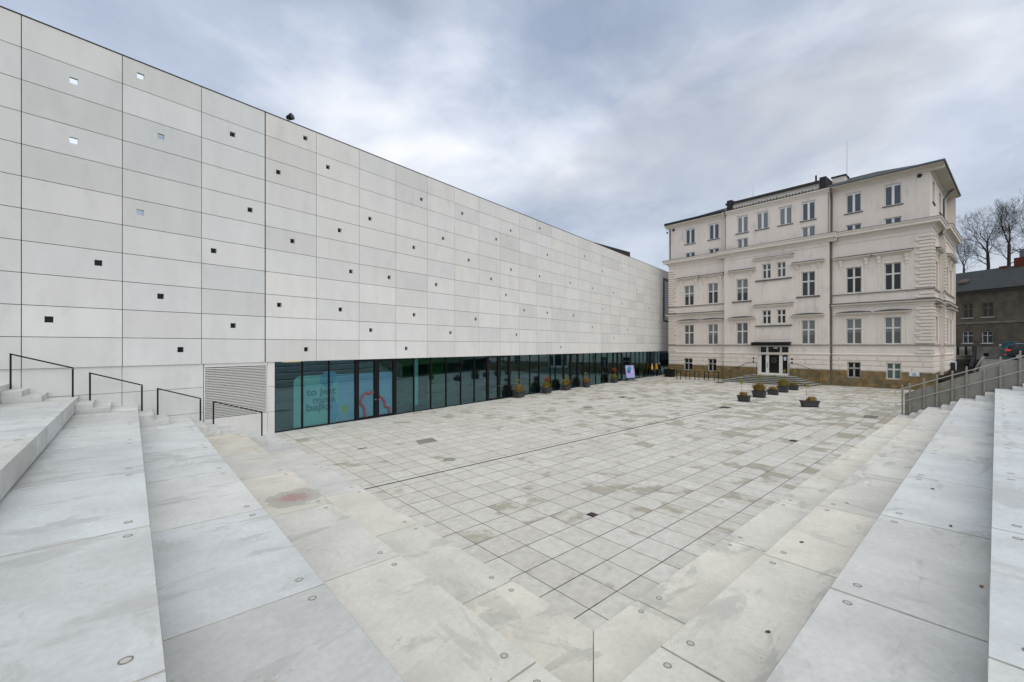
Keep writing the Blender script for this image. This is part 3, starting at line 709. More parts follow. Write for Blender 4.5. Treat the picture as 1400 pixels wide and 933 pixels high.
for a_, b_ in dset:
    d = MB(); m_ = (a_ + b_) / 2; th = .2 if b_ - a_ > 1.6 else .12
    d.box(a_, a_ + th, GY - .05, GY + .1, 0, ZB - .005); d.box(b_ - th, b_, GY - .05, GY + .1, 0, ZB - .005)
    d.box(m_ - th * .7, m_ + th * .7, GY - .05, GY + .1, 0, ZB - .005); d.box(a_ + th, b_ - th, GY - .049, GY + .1, 0, .12); d.box(a_ + th, b_ - th, GY - .049, GY + .1, ZB - .12, ZB - .006)
    dr = d.build('glass_door', M['frame'], gal)
    mb = MB(); mb.face([(a_, GY + .02, .04), (b_, GY + .02, .04), (b_, GY + .02, ZB - .01), (a_, GY + .02, ZB - .01)]); mb.build('door_glass', M['glass'], dr)
    mb = MB()
    for sgn in (-1, 1): mb.tube([(m_ + sgn * .06, GY - .1, 1.0), (m_ + sgn * .2, GY - .1, 1.0)], .014)
    mb.build('handle', M['alloy'], dr)
rm = MB()
rm.face([(SG - .1, 7, 0), (S_END, 7, 0), (S_END, 7, ZB), (SG - .1, 7, ZB)]); rm.face([(SG - .1, .25, 0), (SG - .1, 7, 0), (SG - .1, 7, ZB), (SG - .1, .25, ZB)])
sgrn0, sgrn1 = gs(541), gs(600)
rm.face([(sgrn0, 3.0, 0.0), (sgrn1 + 3, 3.0, 0.0), (sgrn1 + 3, 3.0, ZB), (sgrn0, 3.0, ZB)], 1)  # green face added behind the panes as the reflected lawn
rm.build('inner_walls', [M['roomwall'], M['lawnreflect']], gal)
rf = MB(); rf.face([(SG, GY + .1, .012), (S_END, GY + .1, .012), (S_END, 7, .012), (SG, 7, .012)]); rf.build('inner_floor', M['roomfloor'], gal)
# dark corner window at the far end and dark plant room on the roof
cw = MB(); cw.box(dw_s, S_END - .05, -.02, .3, dw_z0, dw_z1); cw.build('corner_window', M['void'], gal)
pa = GA.hit(806, 331, 2.2); pb_ = GA.hit(861.5, 345, 2.2)
pr = MB(); pr.hexa([(pa[0], 2.2, ZTOP), (pb_[0], 2.2, ZTOP), (pb_[0], 9, ZTOP), (pa[0], 9, ZTOP), (pa[0], 2.2, pa[1] + .1), (pb_[0], 2.2, pb_[1]), (pb_[0], 9, pb_[1]), (pa[0], 9, pa[1] + .1)]); pr.build('roof_plant_room', M['vent'], gal)

# ---- exhibition display behind the glass
ex = thing('exhibition_board', 'aqua and pale blue display board with teal lettering behind the glass front', 'display board', (*GA.o, 0), GA.a)
EY = GY + .09
def ge(x, y): return GA.hit(x, y, EY)
x0, zt0 = ge(401.5, 515); x1, zt1 = ge(537, 508)
def rounded(xa, xb, za_, zb_, r, n=6):
    o_ = []
    for cx_, cz_, a0_ in ((xb - r, zb_ - r, 0), (xa + r, zb_ - r, 90)):
        o_ += [(cx_ + r * math.cos(R(a0_ + 90 * k / n)), cz_ + r * math.sin(R(a0_ + 90 * k / n))) for k in range(n + 1)]
    return o_ + [(xa, za_), (xb, za_)]
def slabxz(mb, pts, y0, y1):
    n = len(pts); a_ = [mb.vert((x, y0, z)) for x, z in pts]; b_ = [mb.vert((x, y1, z)) for x, z in pts]
    for q in [list(a_), list(reversed(b_))] + [[a_[k], b_[k], b_[(k + 1) % n], a_[(k + 1) % n]] for k in range(n)]:
        mb.f.append(q); mb.m.append(mb.mi); mb.t.append(mb.tone)
xs_ = ge(462, 540)[0]
mb = MB(); slabxz(mb, rounded(x0, xs_, .08, zt0, .28) if 0 else [(x0, .08), (xs_, .08), (xs_, zt0), (x0 + .28, zt0), (x0 + .1, zt0 - .08), (x0, zt0 - .25)], EY, EY + .05); mb.build('aqua_panel', M['aqua'], ex)
mb = MB(); mb.box(xs_ + .002, x1, EY, EY + .05, .08, zt0 - .02); mb.build('blue_panel', M['paleblue'], ex)
def blob(cx_, cz_, rx, rz_, seed, m_, name, y=EY - .006, amp=.12):
    rr = random.Random(seed); ph = [rr.uniform(0, 6.28) for _ in range(4)]
    pts = []
    for k in range(36):
        t_ = k / 36 * 2 * math.pi; f_ = 1 + amp * sum(math.sin((j + 2) * t_ + ph[j]) for j in range(3)) / 1.5
        pts.append((cx_ + rx * f_ * math.cos(t_), cz_ + rz_ * f_ * math.sin(t_)))
    b_ = MB(); slabxz(b_, pts, y, y + .004); b_.build(name, m_, ex)
c_ = ge(449, 517); blob(c_[0], c_[1] - .06, .42, .42, 2, M['blueblob'], 'blue_shape')
c_ = ge(471, 559); blob(c_[0], c_[1], .19, .2, 5, M['lime'], 'lime_shape', amp=.2)
c_ = ge(456, 560); blob(c_[0], c_[1], .22, .75, 9, M['blueblob'], 'blue_shape', y=EY - .0045)
pts = [ge(*q) for q in ((498.5, 571), (497, 558), (492.5, 552), (494, 544), (499, 538), (504, 538.5), (510, 536.5), (519, 543), (525, 549), (526, 555.5), (531, 558), (531.5, 566))]
sq = MB(); dense = []
for k in range(len(pts) - 1):
    for j in range(5):
        p0_, p1_, p2_, p3_ = pts[max(k - 1, 0)], pts[k], pts[k + 1], pts[min(k + 2, len(pts) - 1)]; t_ = j / 5
        dense.append(tuple(.5 * (2 * b0 + (c0 - a0_) * t_ + (2 * a0_ - 5 * b0 + 4 * c0 - d0) * t_ ** 2 + (-a0_ + 3 * b0 - 3 * c0 + d0) * t_ ** 3) for a0_, b0, c0, d0 in zip(p0_, p1_, p2_, p3_)))
sq.tube([(x, EY - .02, z) for x, z in dense], .085, 6); sq.build('coral_line', M['coral'], ex)
lt = Matrix(((1, 0, 0, 0), (0, 0, -1, 0), (0, 1, 0, 0), (0, 0, 0, 1)))
for word, px, py, px2 in (('to jest', 418.5, 541.5, 459), ('moja', 427.5, 552, 458.5), ('bajka', 418.5, 562.8, 454.5)):
    x_, z_ = ge(px, py); wd_ = ge(px2, py)[0] - x_
    o = text_mesh(word, .54, .021, .004, 'lettering', M['tealink'], ex, Matrix.Identity(4))
    xs2 = [v.co.x for v in o.data.vertices]; k = wd_ / (max(xs2) - min(xs2))
    o.data.transform(Matrix.Translation((x_ - min(xs2) * k, EY - .016, z_)) @ lt @ Matrix.Diagonal((k, .88, 1, 1)))
# track lamps under the ceiling in the first bay
tl = thing('track_lights', 'dark track lights with a warm glow under the ceiling of the first glazed bay', 'ceiling lights', (*GA.o, 0), GA.a)
xa = GA.hit(376.5, 500, .5)[0]; xb = GA.hit(385, 500, .5)[0]
mb = MB(); mb.box(xa, xb, .48, .54, 3.12, 3.17); mb.build('track', M['black'], tl)
for k in range(3):
    mb = MB(); x_ = xa + (xb - xa) * (k + .4) / 3; mb.tube([(x_, .51, 3.12), (x_, .49, 3.05), (x_ + .1, .45, 2.96)], .045, 8); mb.build('lamp_head', M['black'], tl)
mb = MB(); mb.box(GA.hit(387, 500, .9)[0], GA.hit(413, 500, .9)[0], .7, 1.2, 3.13, 3.16); mb.build('warm_strip', M['warmlamp'], tl)
# floodlight on the roof edge
sx, szz = GA.hit(396, 162.5, .15)
fl = thing('floodlight', 'round dark floodlight on the roof edge of the white building', 'floodlight', (*GA.wld(sx, .15), ZTOP + .03), GA.a)
mb = MB(); mb.tube([(-.05, .12, .23), (.02, -.02, .26), (.06, -.12, .285)], [.1, .13, .15], 14); mb.build('lamp_housing', M['black'], fl)
mb = MB(); mb.tube([(.062, -.122, .286), (.065, -.13, .288)], [.1, .1], 14); mb.build('lens', M['lens'], fl)
mb = MB(); mb.tube([(-.06, .05, 0), (-.08, .05, .12), (0, .02, .16)], .022, 6); mb.box(-.12, .02, -.02, .12, 0, .015); mb.build('bracket', M['silver'], fl)

# =================================================================== OLD BUILDING
tb = thing('old_building', 'cream plastered old building with cornices, tall windows and brown stone plinth', 'building', (*TB.o, 0), TB.a)
CP = -.45                                                 # centre bay stands forward
XC0 = TB.hit(992.5, 473)[0]; XC1 = TB.hit(1133.5, 473, CP)[0]
SD = 12.3                                                 # depth of the side
def fx(px, y=0.0): return TB.hit(px, 473, y)[0]
ATT = .17
W1 = (4.08, 6.55); W2 = (9.0, 11.5); WA = (16.8, 18.75); WB = (.86, 2.35)
wins = []     # x0,x1,z0,z1,y,kind,pane
for a_, b_ in ((935.2, 948.5), (967.5, 981.5), (1156.5, 1178), (1209, 1232.5)):
    x0, x1 = fx(a_), fx(b_)
    wins += [(x0, x1, *W1, 0, 'first', 'blindgrey'), (x0, x1, *W2, 0, 'second', 'panedark' if a_ > 1100 else 'pane')]
for a_, b_ in ((935.3, 946.7), (968.2, 979.7), (1158.5, 1176.7), (1211.5, 1232)):
    wins.append((fx(a_), fx(b_), *WB, 0, 'basement', 'panegreen' if a_ > 1200 else 'panedark'))
for a_, b_ in ((937, 949.8), (969, 982.8), (1156.5, 1177.5), (1209, 1232.5)):
    x0, x1 = fx(a_, ATT), fx(b_, ATT); wins += [(x0, x1, *WA, ATT, 'attic', 'paneblue'), (x0, x1, 14.75, 15.68, ATT, 'atticlow', 'paneblue')]
for a_, b_ in ((1006.5, 1022.5), (1095.5, 1114.5)):
    x0, x1 = fx(a_, CP), fx(b_, CP); wins += [(x0, x1, *W1, CP, 'first', 'blindgrey'), (x0, x1, *W2, CP, 'second_centre', 'pane')]
for a_, b_ in ((1042, 1054), (1062, 1074.2)):
    x0, x1 = fx(a_, CP), fx(b_, CP); wins += [(x0, x1, 11.25, 12.85, CP, 'small', 'paneblue'), (x0, x1, 6.3, 7.8, CP, 'small', 'panedark')]
AC = CP + ATT
for k, (a_, b_) in enumerate(((1007.5, 1022.5), (1034, 1050.2), (1065, 1082.5), (1096, 1114.3))):
    x0, x1 = fx(a_, AC), fx(b_, AC); wins.append((x0, x1, *WA, AC, 'attic', 'curtain' if k < 3 else 'paneblue'))
    if k in (0, 3): wins.append((x0, x1, 14.4, 16.15, AC, 'atticlow', 'curtain'))
DX0, DX1 = fx(1037, CP), fx(1078.3, CP); DZ0, DZ1 = .78, 3.9
ops = [q[:4] for q in wins]
def opy(y): return [q[:4] for q in wins if q[4] == y]
ZC = 15.05
wl = MB()
wl.wall(0, XC0, 0, ZC, [q for q in opy(0) if q[1] < XC0], 0, .25); wl.wall(XC1, BL, 0, ZC, [q for q in opy(0) if q[0] > XC1], 0, .25)
wl.wall(XC0, XC1, 0, ZC, opy(CP) + [(DX0, DX1, DZ0, DZ1)], CP, .3)
for x_, s_ in ((XC0, 1), (XC1, -1)): 
    q = [(x_, CP, 0), (x_, .01, 0), (x_, .01, 19.6), (x_, CP, 19.6)]; wl.face(q[::-1] if s_ > 0 else q)
wl.wall(ATT, XC0, ZC - .6, 19.6, [q for q in opy(ATT) if q[1] < XC0], ATT, .2); wl.wall(XC1, BL - ATT, ZC - .6, 19.6, [q for q in opy(ATT) if q[0] > XC1], ATT, .2)
wl.wall(XC0 + .1, XC1 - .1, ZC - .9, 19.6, opy(AC), AC, .2)
for x_, s_ in ((XC0 + .1, 1), (XC1 - .1, -1)):
    q = [(x_, AC, ZC), (x_, ATT + .05, ZC), (x_, ATT + .05, 19.6), (x_, AC, 19.6)]; wl.face(q[::-1] if s_ > 0 else q)
# side and rear
side = lambda x, y, z: (BL - y, x, z)
wl2 = MB(side); RX = 4.3; RP = -.3
sw = [(1.7, 3.1, *W1), (1.7, 3.1, *W2)]; sw2 = [(6.2, 7.6, *W1), (6.2, 7.6, *W2), (9.2, 10.6, *W1), (9.2, 10.6, *W2)]
sa = [(1.7, 3.0, *WA), (6.3, 7.6, *WA), (9.3, 10.6, *WA)]
wl2.wall(0, RX, 0, ZC, sw, 0, .25); wl2.wall(RX, SD, 0, ZC, sw2, RP, .25); wl2.wall(ATT, SD, ZC - .5, 19.6, sa, ATT, .2)
wl2.face([(RX, RP, 0), (RX, .01, 0), (RX, .01, ZC), (RX, RP, ZC)][::-1])
wl.v += []; base = len(wl.v)
wl.v += wl2.v; wl.f += [[i + base for i in q] for q in wl2.f]; wl.m += wl2.m; wl.t += wl2.t
wl.face([(0, 0, 0), (0, SD, 0), (0, SD, 19.6), (0, 0, 19.6)][::-1]); wl.face([(0, SD, 0), (BL + .5, SD, 0), (BL + .5, SD, 19.6), (0, SD, 19.6)][::-1])
wl.face([(0, ATT, 19.6), (BL, ATT, 19.6), (BL, SD, 19.6), (0, SD, 19.6)])
wl.build('wall', M['plaster'], tb)

wrnd = random.Random(21)
def window(x0, x1, z0, z1, y, kind, pane, fn=None, par=tb):
    fm = M['pvc'] if 'attic' in kind else M['winframe']
    yb_ = y + .13; t_ = .085; f_ = MB(fn)
    f_.box(x0, x0 + t_, yb_, yb_ + .07, z0, z1); f_.box(x1 - t_, x1, yb_, yb_ + .07, z0, z1); f_.box(x0 + t_, x1 - t_, yb_, yb_ + .069, z0, z0 + t_); f_.box(x0 + t_, x1 - t_, yb_, yb_ + .069, z1 - t_, z1)
    xm = (x0 + x1) / 2; mw_ = .075 if kind != 'small' else .08
    if kind == 'atticlow' or kind == 'attic': mw_ = .095
    f_.box(xm - mw_, xm + mw_, yb_ - .012, yb_ + .068, z0 + t_, z1 - t_)
    if 'attic' not in kind:
        zt_ = z0 + (z1 - z0) * .60; f_.box(x0 + t_, x1 - t_, yb_ - .025, yb_ + .067, zt_ - .07, zt_ + .07)
    wo = f_.build('window', fm, par)
    g_ = MB(fn); g_.face([(x0 + .02, yb_ + .045, z0 + .02), (x1 - .02, yb_ + .045, z0 + .02), (x1 - .02, yb_ + .045, z1 - .02), (x0 + .02, yb_ + .045, z1 - .02)]); g_.build('pane', M[pane], wo)
    if kind in ('first', 'second', 'second_centre') and fn is None:
        fr_ = wrnd.choice((0, 0, .35, .55, .62)); 
        if fr_ and pane != 'panedark':
            b_ = MB(fn); b_.face([(x0 + t_, yb_ + .043, z1 - (z1 - z0) * fr_), (x1 - t_, yb_ + .043, z1 - (z1 - z0) * fr_), (x1 - t_, yb_ + .043, z1 - t_), (x0 + t_, yb_ + .043, z1 - t_)]); b_.build('blind', M['curtain'], wo)
    if kind in ('attic',):
        s__ = MB(fn); s__.box(x0 - .14, x1 + .14, y - .09, y + .13, z0 - .09, z0 - .005); s__.build('sill', M['lead'], wo)
        b_ = MB(fn); b_.box(x0 + t_, x1 - t_, yb_ + .02, yb_ + .04, z1 - t_ - .1, z1 - t_); b_.build('blind_box', M['pvc'], wo)
    if kind in ('first', 'second', 'second_centre', 'small'):
        a_ = MB(fn); b = .13 if kind != 'small' else .09
        a_.box(x0 - b, x0 - .003, y - .035, y + .02, z0, z1 + b); a_.box(x1 + .003, x1 + b, y - .035, y + .02, z0, z1 + b); a_.box(x0 - .003, x1 + .003, y - .034, y + .02, z1 + .003, z1 + b)
        if kind != 'small':
            for q in (x0 - .42, x1 + .30): a_.box(q, q + .12, y - .028, y + .02, z0 - .02, z1 + .25)
        if kind == 'second':
            a_.box(x0 - .13, x1 + .13, y - .02, y + .02, z1 + .3, z1 + .62)
        a_.build('surround', M['trim'], wo)
    if kind in ('first', 'second', 'second_centre'):
        h_ = MB(fn); xa_, xb_ = (x0 - .48, x1 + .48) if kind != 'second' else (x0 - .58, x1 + .52)
        hz_ = z1 + (.27 if kind == 'first' else .72)
        pr_ = [(y, hz_), (y - .10, hz_ + .02), (y - .16, hz_ + .12), (y - .42, hz_ + .17), (y - .44, hz_ + .25), (y, hz_ + .31)]
        h_.prism([(b_, c_) for b_, c_ in pr_], xa_, xb_, 0.6, 0.6); h_.build('hood', M['trim'], wo)
        l_ = MB(fn); n_ = 8
        if kind == 'first':                       # lead cap with a shallow segmental rise
            pts_ = [(xa_ - .24 + (xb_ - xa_ + .48) * k / n_, hz_ + .275 + .12 * math.sin(math.pi * k / n_)) for k in range(n_ + 1)]
            for (ax_, az_), (bx_, bz_) in zip(pts_, pts_[1:]):
                l_.hexa([(ax_, y - .46, hz_ + .252), (bx_, y - .46, hz_ + .252), (bx_, y - .003, hz_ + .32), (ax_, y - .003, hz_ + .32), (ax_, y - .46, az_ + .03), (bx_, y - .46, bz_ + .03), (bx_, y - .003, bz_ + .07), (ax_, y - .003, az_ + .07)])
        else:
            l_.hexa([(xa_ - .28, y - .46, hz_ + .255), (xb_ + .28, y - .46, hz_ + .255), (xb_ + .28, y - .003, hz_ + .32), (xa_ - .28, y - .003, hz_ + .32),
                     (xa_ - .28, y - .46, hz_ + .315), (xb_ + .28, y - .46, hz_ + .315), (xb_ + .28, y - .003, hz_ + .42), (xa_ - .28, y - .003, hz_ + .42)])
        l_.build('hood_flashing', M['lead'], wo)
    if kind in ('second', 'second_centre'):
        for q in (x0 - .36, x1 + .36):
            k_ = MB(fn); w_ = .13; zt_ = z1 + .72; ln = .95 if kind == 'second' else .5
            k_.prism([(y, zt_), (y, zt_ - ln), (y - .05, zt_ - ln + .02), (y - .07, zt_ - ln * .72), (y - .12, zt_ - ln * .62), (y - .13, zt_ - ln * .38), (y - .2, zt_ - ln * .28), (y - .24, zt_)][::-1], q - w_, q + w_)
            k_.box(q - w_ * .6, q + w_ * .6, y - .15, y - .02, zt_ - ln * .66, zt_ - ln * .36)
            k_.build('bracket', M['trim'], wo)
    if kind == 'basement' and pane == 'panedark':
        b_ = MB(fn)
        for k in range(1, 7): q = x0 + (x1 - x0) * k / 7; b_.tube([(q, y + .04, z0 + .02), (q, y + .04, z1 - .02)], .016, 5)
        for q in (z0 + .12, z0 + .8, z1 - .12): b_.box(x0, x1, y + .02, y + .035, q, q + .03)
        b_.build('bars', M['black'], wo)
    if kind == 'second_centre':
        s__ = MB(fn); s__.box(x0 - .42, x1 + .42, y - .16, y, z0 - .13, z0 - .01); s__.build('sill', M['lead'], wo)
    return wo
for q in wins: window(*q)
for q in sw: window(*q, 0, 'second', 'pane', side)
for q in sw2: window(*q, RP, 'second', 'pane', side)
for q in sa: window(*q, ATT, 'attic', 'paneblue', side)

# plinth
pls = MB(); bo = [q for q in wins if q[5] == 'basement']
pls.wall(-.06, XC0 + .0, 0, 1.5, [(q[0], q[1], q[2], 1.5) for q in bo if q[1] < XC0], -.07, .08); pls.wall(XC1, BL + .07, 0, 1.5, [(q[0], q[1], q[2], 1.5) for q in bo if q[0] > XC1], -.07, .08)
pls.wall(XC0 - .06, DX0 - .1, 0, 1.5, [], CP - .07, .08); pls.wall(DX1 + .1, XC1 + .06, 0, 1.5, [], CP - .07, .08)
pls.face([(XC1 + .06, CP - .07, 0), (XC1 + .06, 0, 0), (XC1 + .06, 0, 1.5), (XC1 + .06, CP - .07, 1.5)])
for x0, x1, y in ((-.06, XC0, -.07), (XC1, BL + .07, -.07), (XC0 - .06, DX0 - .1, CP - .07), (DX1 + .1, XC1 + .06, CP - .07)):
    iv = [(x0, x1)]
    for q in bo:
        if y == -.07: iv = [r_ for a_, b_ in iv for r_ in ([(a_, q[0]), (q[1], b_)] if a_ < q[0] < b_ else [(a_, b_)])]
    for a_, b_ in iv: pls.face([(a_, y, 1.5), (b_, y, 1.5), (b_, y + .12, 1.53), (a_, y + .12, 1.53)])
ps = MB(side); ps.wall(-.07, RX, 0, 1.5, [], -.07, .05); ps.wall(RX, SD, 0, 1.5, [], RP - .07, .05)
ps.build('plinth', M['plinth'], tb)
pls.build('plinth', M['plinth'], tb)

# rusticated courses above the plinth
ru = MB(); rnd = random.Random(4)
def course(mbx, x0, x1, y, z0, z1, gaps, stag):
    iv = [(x0, x1)]
    for ga, gb_, c_, e_ in gaps:
        if c_ < z1 - .02 and e_ > z0 + .02: iv = [r_ for a_, b_ in iv for r_ in ([(a_, ga), (gb_, b_)] if a_ < ga < b_ else [(a_, b_)])]
    for a_, b_ in iv:
        q = a_; first = True
        while q < b_ - .01:
            ln = 1.45 if not first else 1.45 * (.5 + .5 * stag); first = False
            e_ = min(b_, q + ln)
            if b_ - e_ < .35: e_ = b_
            mbx.prism([(y + .01, z0 + .02), (y - .075, z0 + .07), (y - .075, z1 - .07), (y + .01, z1 - .02)], q + .018, e_ - .018); q = e_
zr = [1.53, 2.0, 2.47, 2.94]
for k in range(3):
    course(ru, 0, XC0, 0, zr[k], zr[k + 1], [q[:4] for q in bo if q[1] < XC0], k % 2); course(ru, XC1, BL, 0, zr[k], zr[k + 1], [q[:4] for q in bo if q[0] > XC1], k % 2)
    course(ru, XC0, DX0 - .1, CP, zr[k], zr[k + 1], [], k % 2); course(ru, DX1 + .1, XC1, CP, zr[k], zr[k + 1], [], k % 2)
rs = MB(side)
for k in range(3): course(rs, 0, RX, 0, zr[k], zr[k + 1], [], k % 2); course(rs, RX, SD, RP, zr[k], zr[k + 1], [], k % 2)
rs.build('rusticated_band', M['trim'], tb)
ru.build('rusticated_band', M['trim'], tb)
# quoins
def quoin(fn, xa_, d, y, zs):
    k = 0
    for z0, z1 in zs:
        z_ = z0
        while z_ < z1 - .1:
            ln = (1.05, .82)[k % 2]; e_ = min(z_ + .295, z1)
            qn.prism([(y + .01, z_ + .015), (y - .12, z_ + .06), (y - .12, e_ - .06), (y + .01, e_ - .015)], *(sorted((xa_, xa_ + d * ln))), mi=0); z_ += .295; k += 1
zs_q = [(3.2, 3.85), (4.1, 7.55), (8.1, 8.75), (9.0, 13.8)]
for fn, xa_, d, y in ((None, BL, -1, 0), (None, 0, 1, 0), (side, 0, 1, 0), (side, RX, 1, RP)):
    qn = MB(fn); quoin(fn, xa_, d, y, zs_q); qn.build('quoins', M['trim'], tb)

# mouldings
def moulding(name, prof, m_, segs=('l', 'c', 'r', 's'), cap=None):
    for mat_, pf in ((m_, prof),) + (((M['lead'], cap),) if cap else ()):
        ov = max(-q[0] for q in pf); nm = name if mat_ is m_ else name + '_flashing'
        sh = [(q[0] + CP, q[1]) for q in pf]
        for sg in segs:
            mb_ = MB(side) if sg == 's' else MB()
            if sg == 'l': mb_.prism(pf, 0, XC0 - (ov + .002 if 'c' in segs else 0), 1, 0)
            if sg == 'c': mb_.prism(sh, XC0 - ov, XC1 + ov)
            if sg == 'r': mb_.prism(pf, XC1 + (ov + .002 if 'c' in segs else .001), BL, 0, 1)
            if sg == 's': mb_.prism(pf, 0, RX - ov - .002, 1, 0)
            mb_.build(nm, mat_, tb)
            if sg == 's':
                mb_ = MB(side); mb_.prism([(q[0] + RP, q[1]) for q in pf], RX - ov, SD + ov); mb_.build(nm, mat_, tb)
moulding('base_moulding', [(0, 2.95), (-.05, 2.97), (-.09, 3.03), (-.11, 3.12), (-.05, 3.17), (0, 3.2)], M['trim'])
moulding('sill_course', [(0, 3.83), (-.07, 3.85), (-.11, 3.94), (0, 3.975)], M['trim'], cap=[(0, 3.992), (-.13, 3.955), (-.13, 4.0), (0, 4.03)])
moulding('middle_cornice', [(0, 7.58), (-.06, 7.6), (-.08, 7.72), (-.2, 7.8), (-.32, 7.84), (-.36, 7.95), (0, 8.005)], M['trim'], ('l', 'r', 's'), cap=[(0, 8.022), (-.39, 7.965), (-.39, 8.02), (0, 8.09)])
moulding('upper_sill_course', [(0, 8.78), (-.07, 8.8), (-.1, 8.85), (0, 8.885)], M['trim'], ('l', 'r', 's'), cap=[(0, 8.902), (-.13, 8.865), (-.13, 8.91), (0, 8.94)])
moulding('frieze_moulding', [(0, 13.82), (-.04, 13.84), (-.05, 13.9), (0, 13.92)], M['trim'])
moulding('main_cornice', [(0, 14.2), (-.06, 14.22), (-.12, 14.36), (-.2, 14.42), (-.25, 14.52), (-.52, 14.56), (-.54, 14.78), (-.6, 14.82), (-.64, 14.97), (0, 15.0)], M['trim'],
         cap=[(.3, 15.002), (-.67, 14.975), (-.67, 15.0), (.3, 15.08)])
# raised panels and framed fields on the centre bay
pn = MB()
def fieldframe(x0, x1, z0, z1, y, t_=.045):
    for q in ((x0, x1, z0, z0 + t_), (x0, x1, z1 - t_, z1), (x0, x0 + t_, z0 + t_, z1 - t_), (x1 - t_, x1, z0 + t_, z1 - t_)): pn.box(q[0], q[1], y - .022, y + .01, q[2], q[3])
for a_, b_ in ((1006.5, 1022.5), (1095.5, 1114.5)): fieldframe(fx(a_, CP) - .1, fx(b_, CP) + .15, 7.75, 8.55, CP)
xa, xb = fx(1042, CP), fx(1074.2, CP)
fieldframe(xa - .15, xb + .1, 8.65, 10.9, CP); fieldframe(xa - .15, xb + .1, 4.6, 5.9, CP)
for q in (xa - .62, xb + .38): pn.box(q, q + .2, CP - .03, CP + .01, 8.55, 13.1); pn.box(q, q + .2, CP - .03, CP + .01, 4.4, 8.0)
pn.build('wall_panels', M['trim'], tb)
for zb_, zt_ in ((10.98, 13.2), (6.0, 8.08)):
    h_ = MB(); h_.prism([(CP, zt_), (CP - .1, zt_ + .03), (CP - .16, zt_ + .14), (CP - .32, zt_ + .18), (CP - .34, zt_ + .28), (CP, zt_ + .33)], xa - .8, xb + .75); h_.build('twin_hood', M['trim'], tb)
    h_ = MB(); h_.prism([(CP - .002, zt_ + .335), (CP - .37, zt_ + .282), (CP - .37, zt_ + .31), (CP - .002, zt_ + .4)], xa - .84, xb + .79); h_.build('twin_hood_flashing', M['lead'], tb)
    s__ = MB(); s__.box(xa - .65, xb + .6, CP - .16, CP - .002, zb_ + .02, zb_ + .14); s__.build('twin_sill', M['lead'], tb)
# attic mouldings, eaves and gutters
am = MB()
def amould(pf, y, x0, x1, m0, m1): am.prism([(q[0] + y, q[1]) for q in pf], x0, x1, m0, m1)
pfa = [(0, 18.98), (-.025, 19.0), (-.025, 19.05), (0, 19.07)]
amould(pfa, ATT, ATT, XC0, 0, 0); amould(pfa, ATT, XC1, BL - ATT, 0, 0); amould(pfa, AC, XC0 + .1, XC1 - .1, 0, 0)
for x0, x1, y, o_ in ((ATT, XC0, ATT, .62), (XC0 - .2, XC1 + .2, AC, .3), (XC1, BL - ATT, ATT, .85)):
    e1 = .9 if x1 > XC1 + 2 else 0; e0 = .6 if x0 < .5 else 0
    am.prism([(y, 19.15), (y - .07, 19.18), (y - .16, 19.36), (y - o_, 19.46), (y - o_, 19.56), (y, 19.58)], x0 - e0, x1 + e1)
s2 = MB(side); s2.prism([(ATT, 19.15), (ATT - .07, 19.18), (ATT - .16, 19.36), (ATT - .9, 19.455), (ATT - .9, 19.555), (ATT, 19.575)], ATT + .05, SD + .6)
b0 = len(am.v); am.v += s2.v; am.f += [[i + b0 for i in q] for q in s2.f]; am.m += s2.m; am.t += s2.t
for x_ in (.75, BL - 1.05): am.box(x_, x_ + .03, ATT - .02, ATT + .01, 15.05, 18.98)
am.build('eaves', M['trim'], tb)
rf = MB(); ro = .92; yr0 = ATT - .75
def hip(x0, x1, y0, y1, z0, rise, run):
    a_ = [(x0, y0, z0), (x1, y0, z0), (x1, y1, z0), (x0, y1, z0)]; t_ = [(x0 + run, y0 + run, z0 + rise), (x1 - run, y0 + run, z0 + rise), (x1 - run, y1 - run, z0 + rise), (x0 + run, y1 - run, z0 + rise)]
    for k in range(4): rf.face([a_[k], a_[(k + 1) % 4], t_[(k + 1) % 4], t_[k]])
    rf.face(t_)
hip(-.35, BL + .7, -.6, SD + .7, 19.6, 2.0, 5.2)
rf.box(-.38, XC0 - .1, -.5, .4, 19.585, 19.85)
rf.build('roof', M['rooftile'], tb)
gt = MB(); gt.tube([(XC1 + .1, -.72, 19.6), (BL + .74, -.72, 19.6)], .1, 8); gt.tube([(BL + .76, -.74, 19.6), (BL + .76, SD + .6, 19.6)], .1, 8); gt.build('gutter', M['zinc'], tb)
# roof strip behind the centre eaves
up = MB(); xa, xb = fx(998, 0), fx(1119, 0); up.box(xa, xb, .25, 4, 19.5, 20.5); up.build('roof_strip', M['trim'], tb)
up = MB(); up.hexa([(xa - .5, -.05, 20.45), (xb + .15, -.05, 20.45), (xb + .15, 5, 20.9), (xa - .5, 5, 20.9), (xa - .5, -.05, 20.68), (xb + .15, -.05, 20.68), (xb + .15, 5, 21.2), (xa - .5, 5, 21.2)]); up.build('strip_roof', M['rooftile'], tb)
for xq in (xa - .35, xb + .08):
    up = MB(); up.box(xq, xq + .55, -.02, 3.5, 19.58, 20.95); up.build('dormer_cheek', M['vent'], tb)
sl = MB()
x_ = xa + .3
rnd = random.Random(31)
while x_ < xb - .4: sl.box(x_, x_ + .09, .18, .25, 19.72, 20.0 + rnd.uniform(0, .1)); x_ += .3
sl.build('snow_guards', M['lead'], tb)
ch = MB(); xc = fx(1148, 2.5); ch.box(xc - .55, xc + .5, 2.2, 3.4, 19.8, 21.25); ch.build('chimney', M['trim'], tb)
c2 = MB(); c2.box(xc - .65, xc + .6, 2.1, 3.5, 21.255, 21.38); c2.build('chimney_cap', M['vent'], tb)
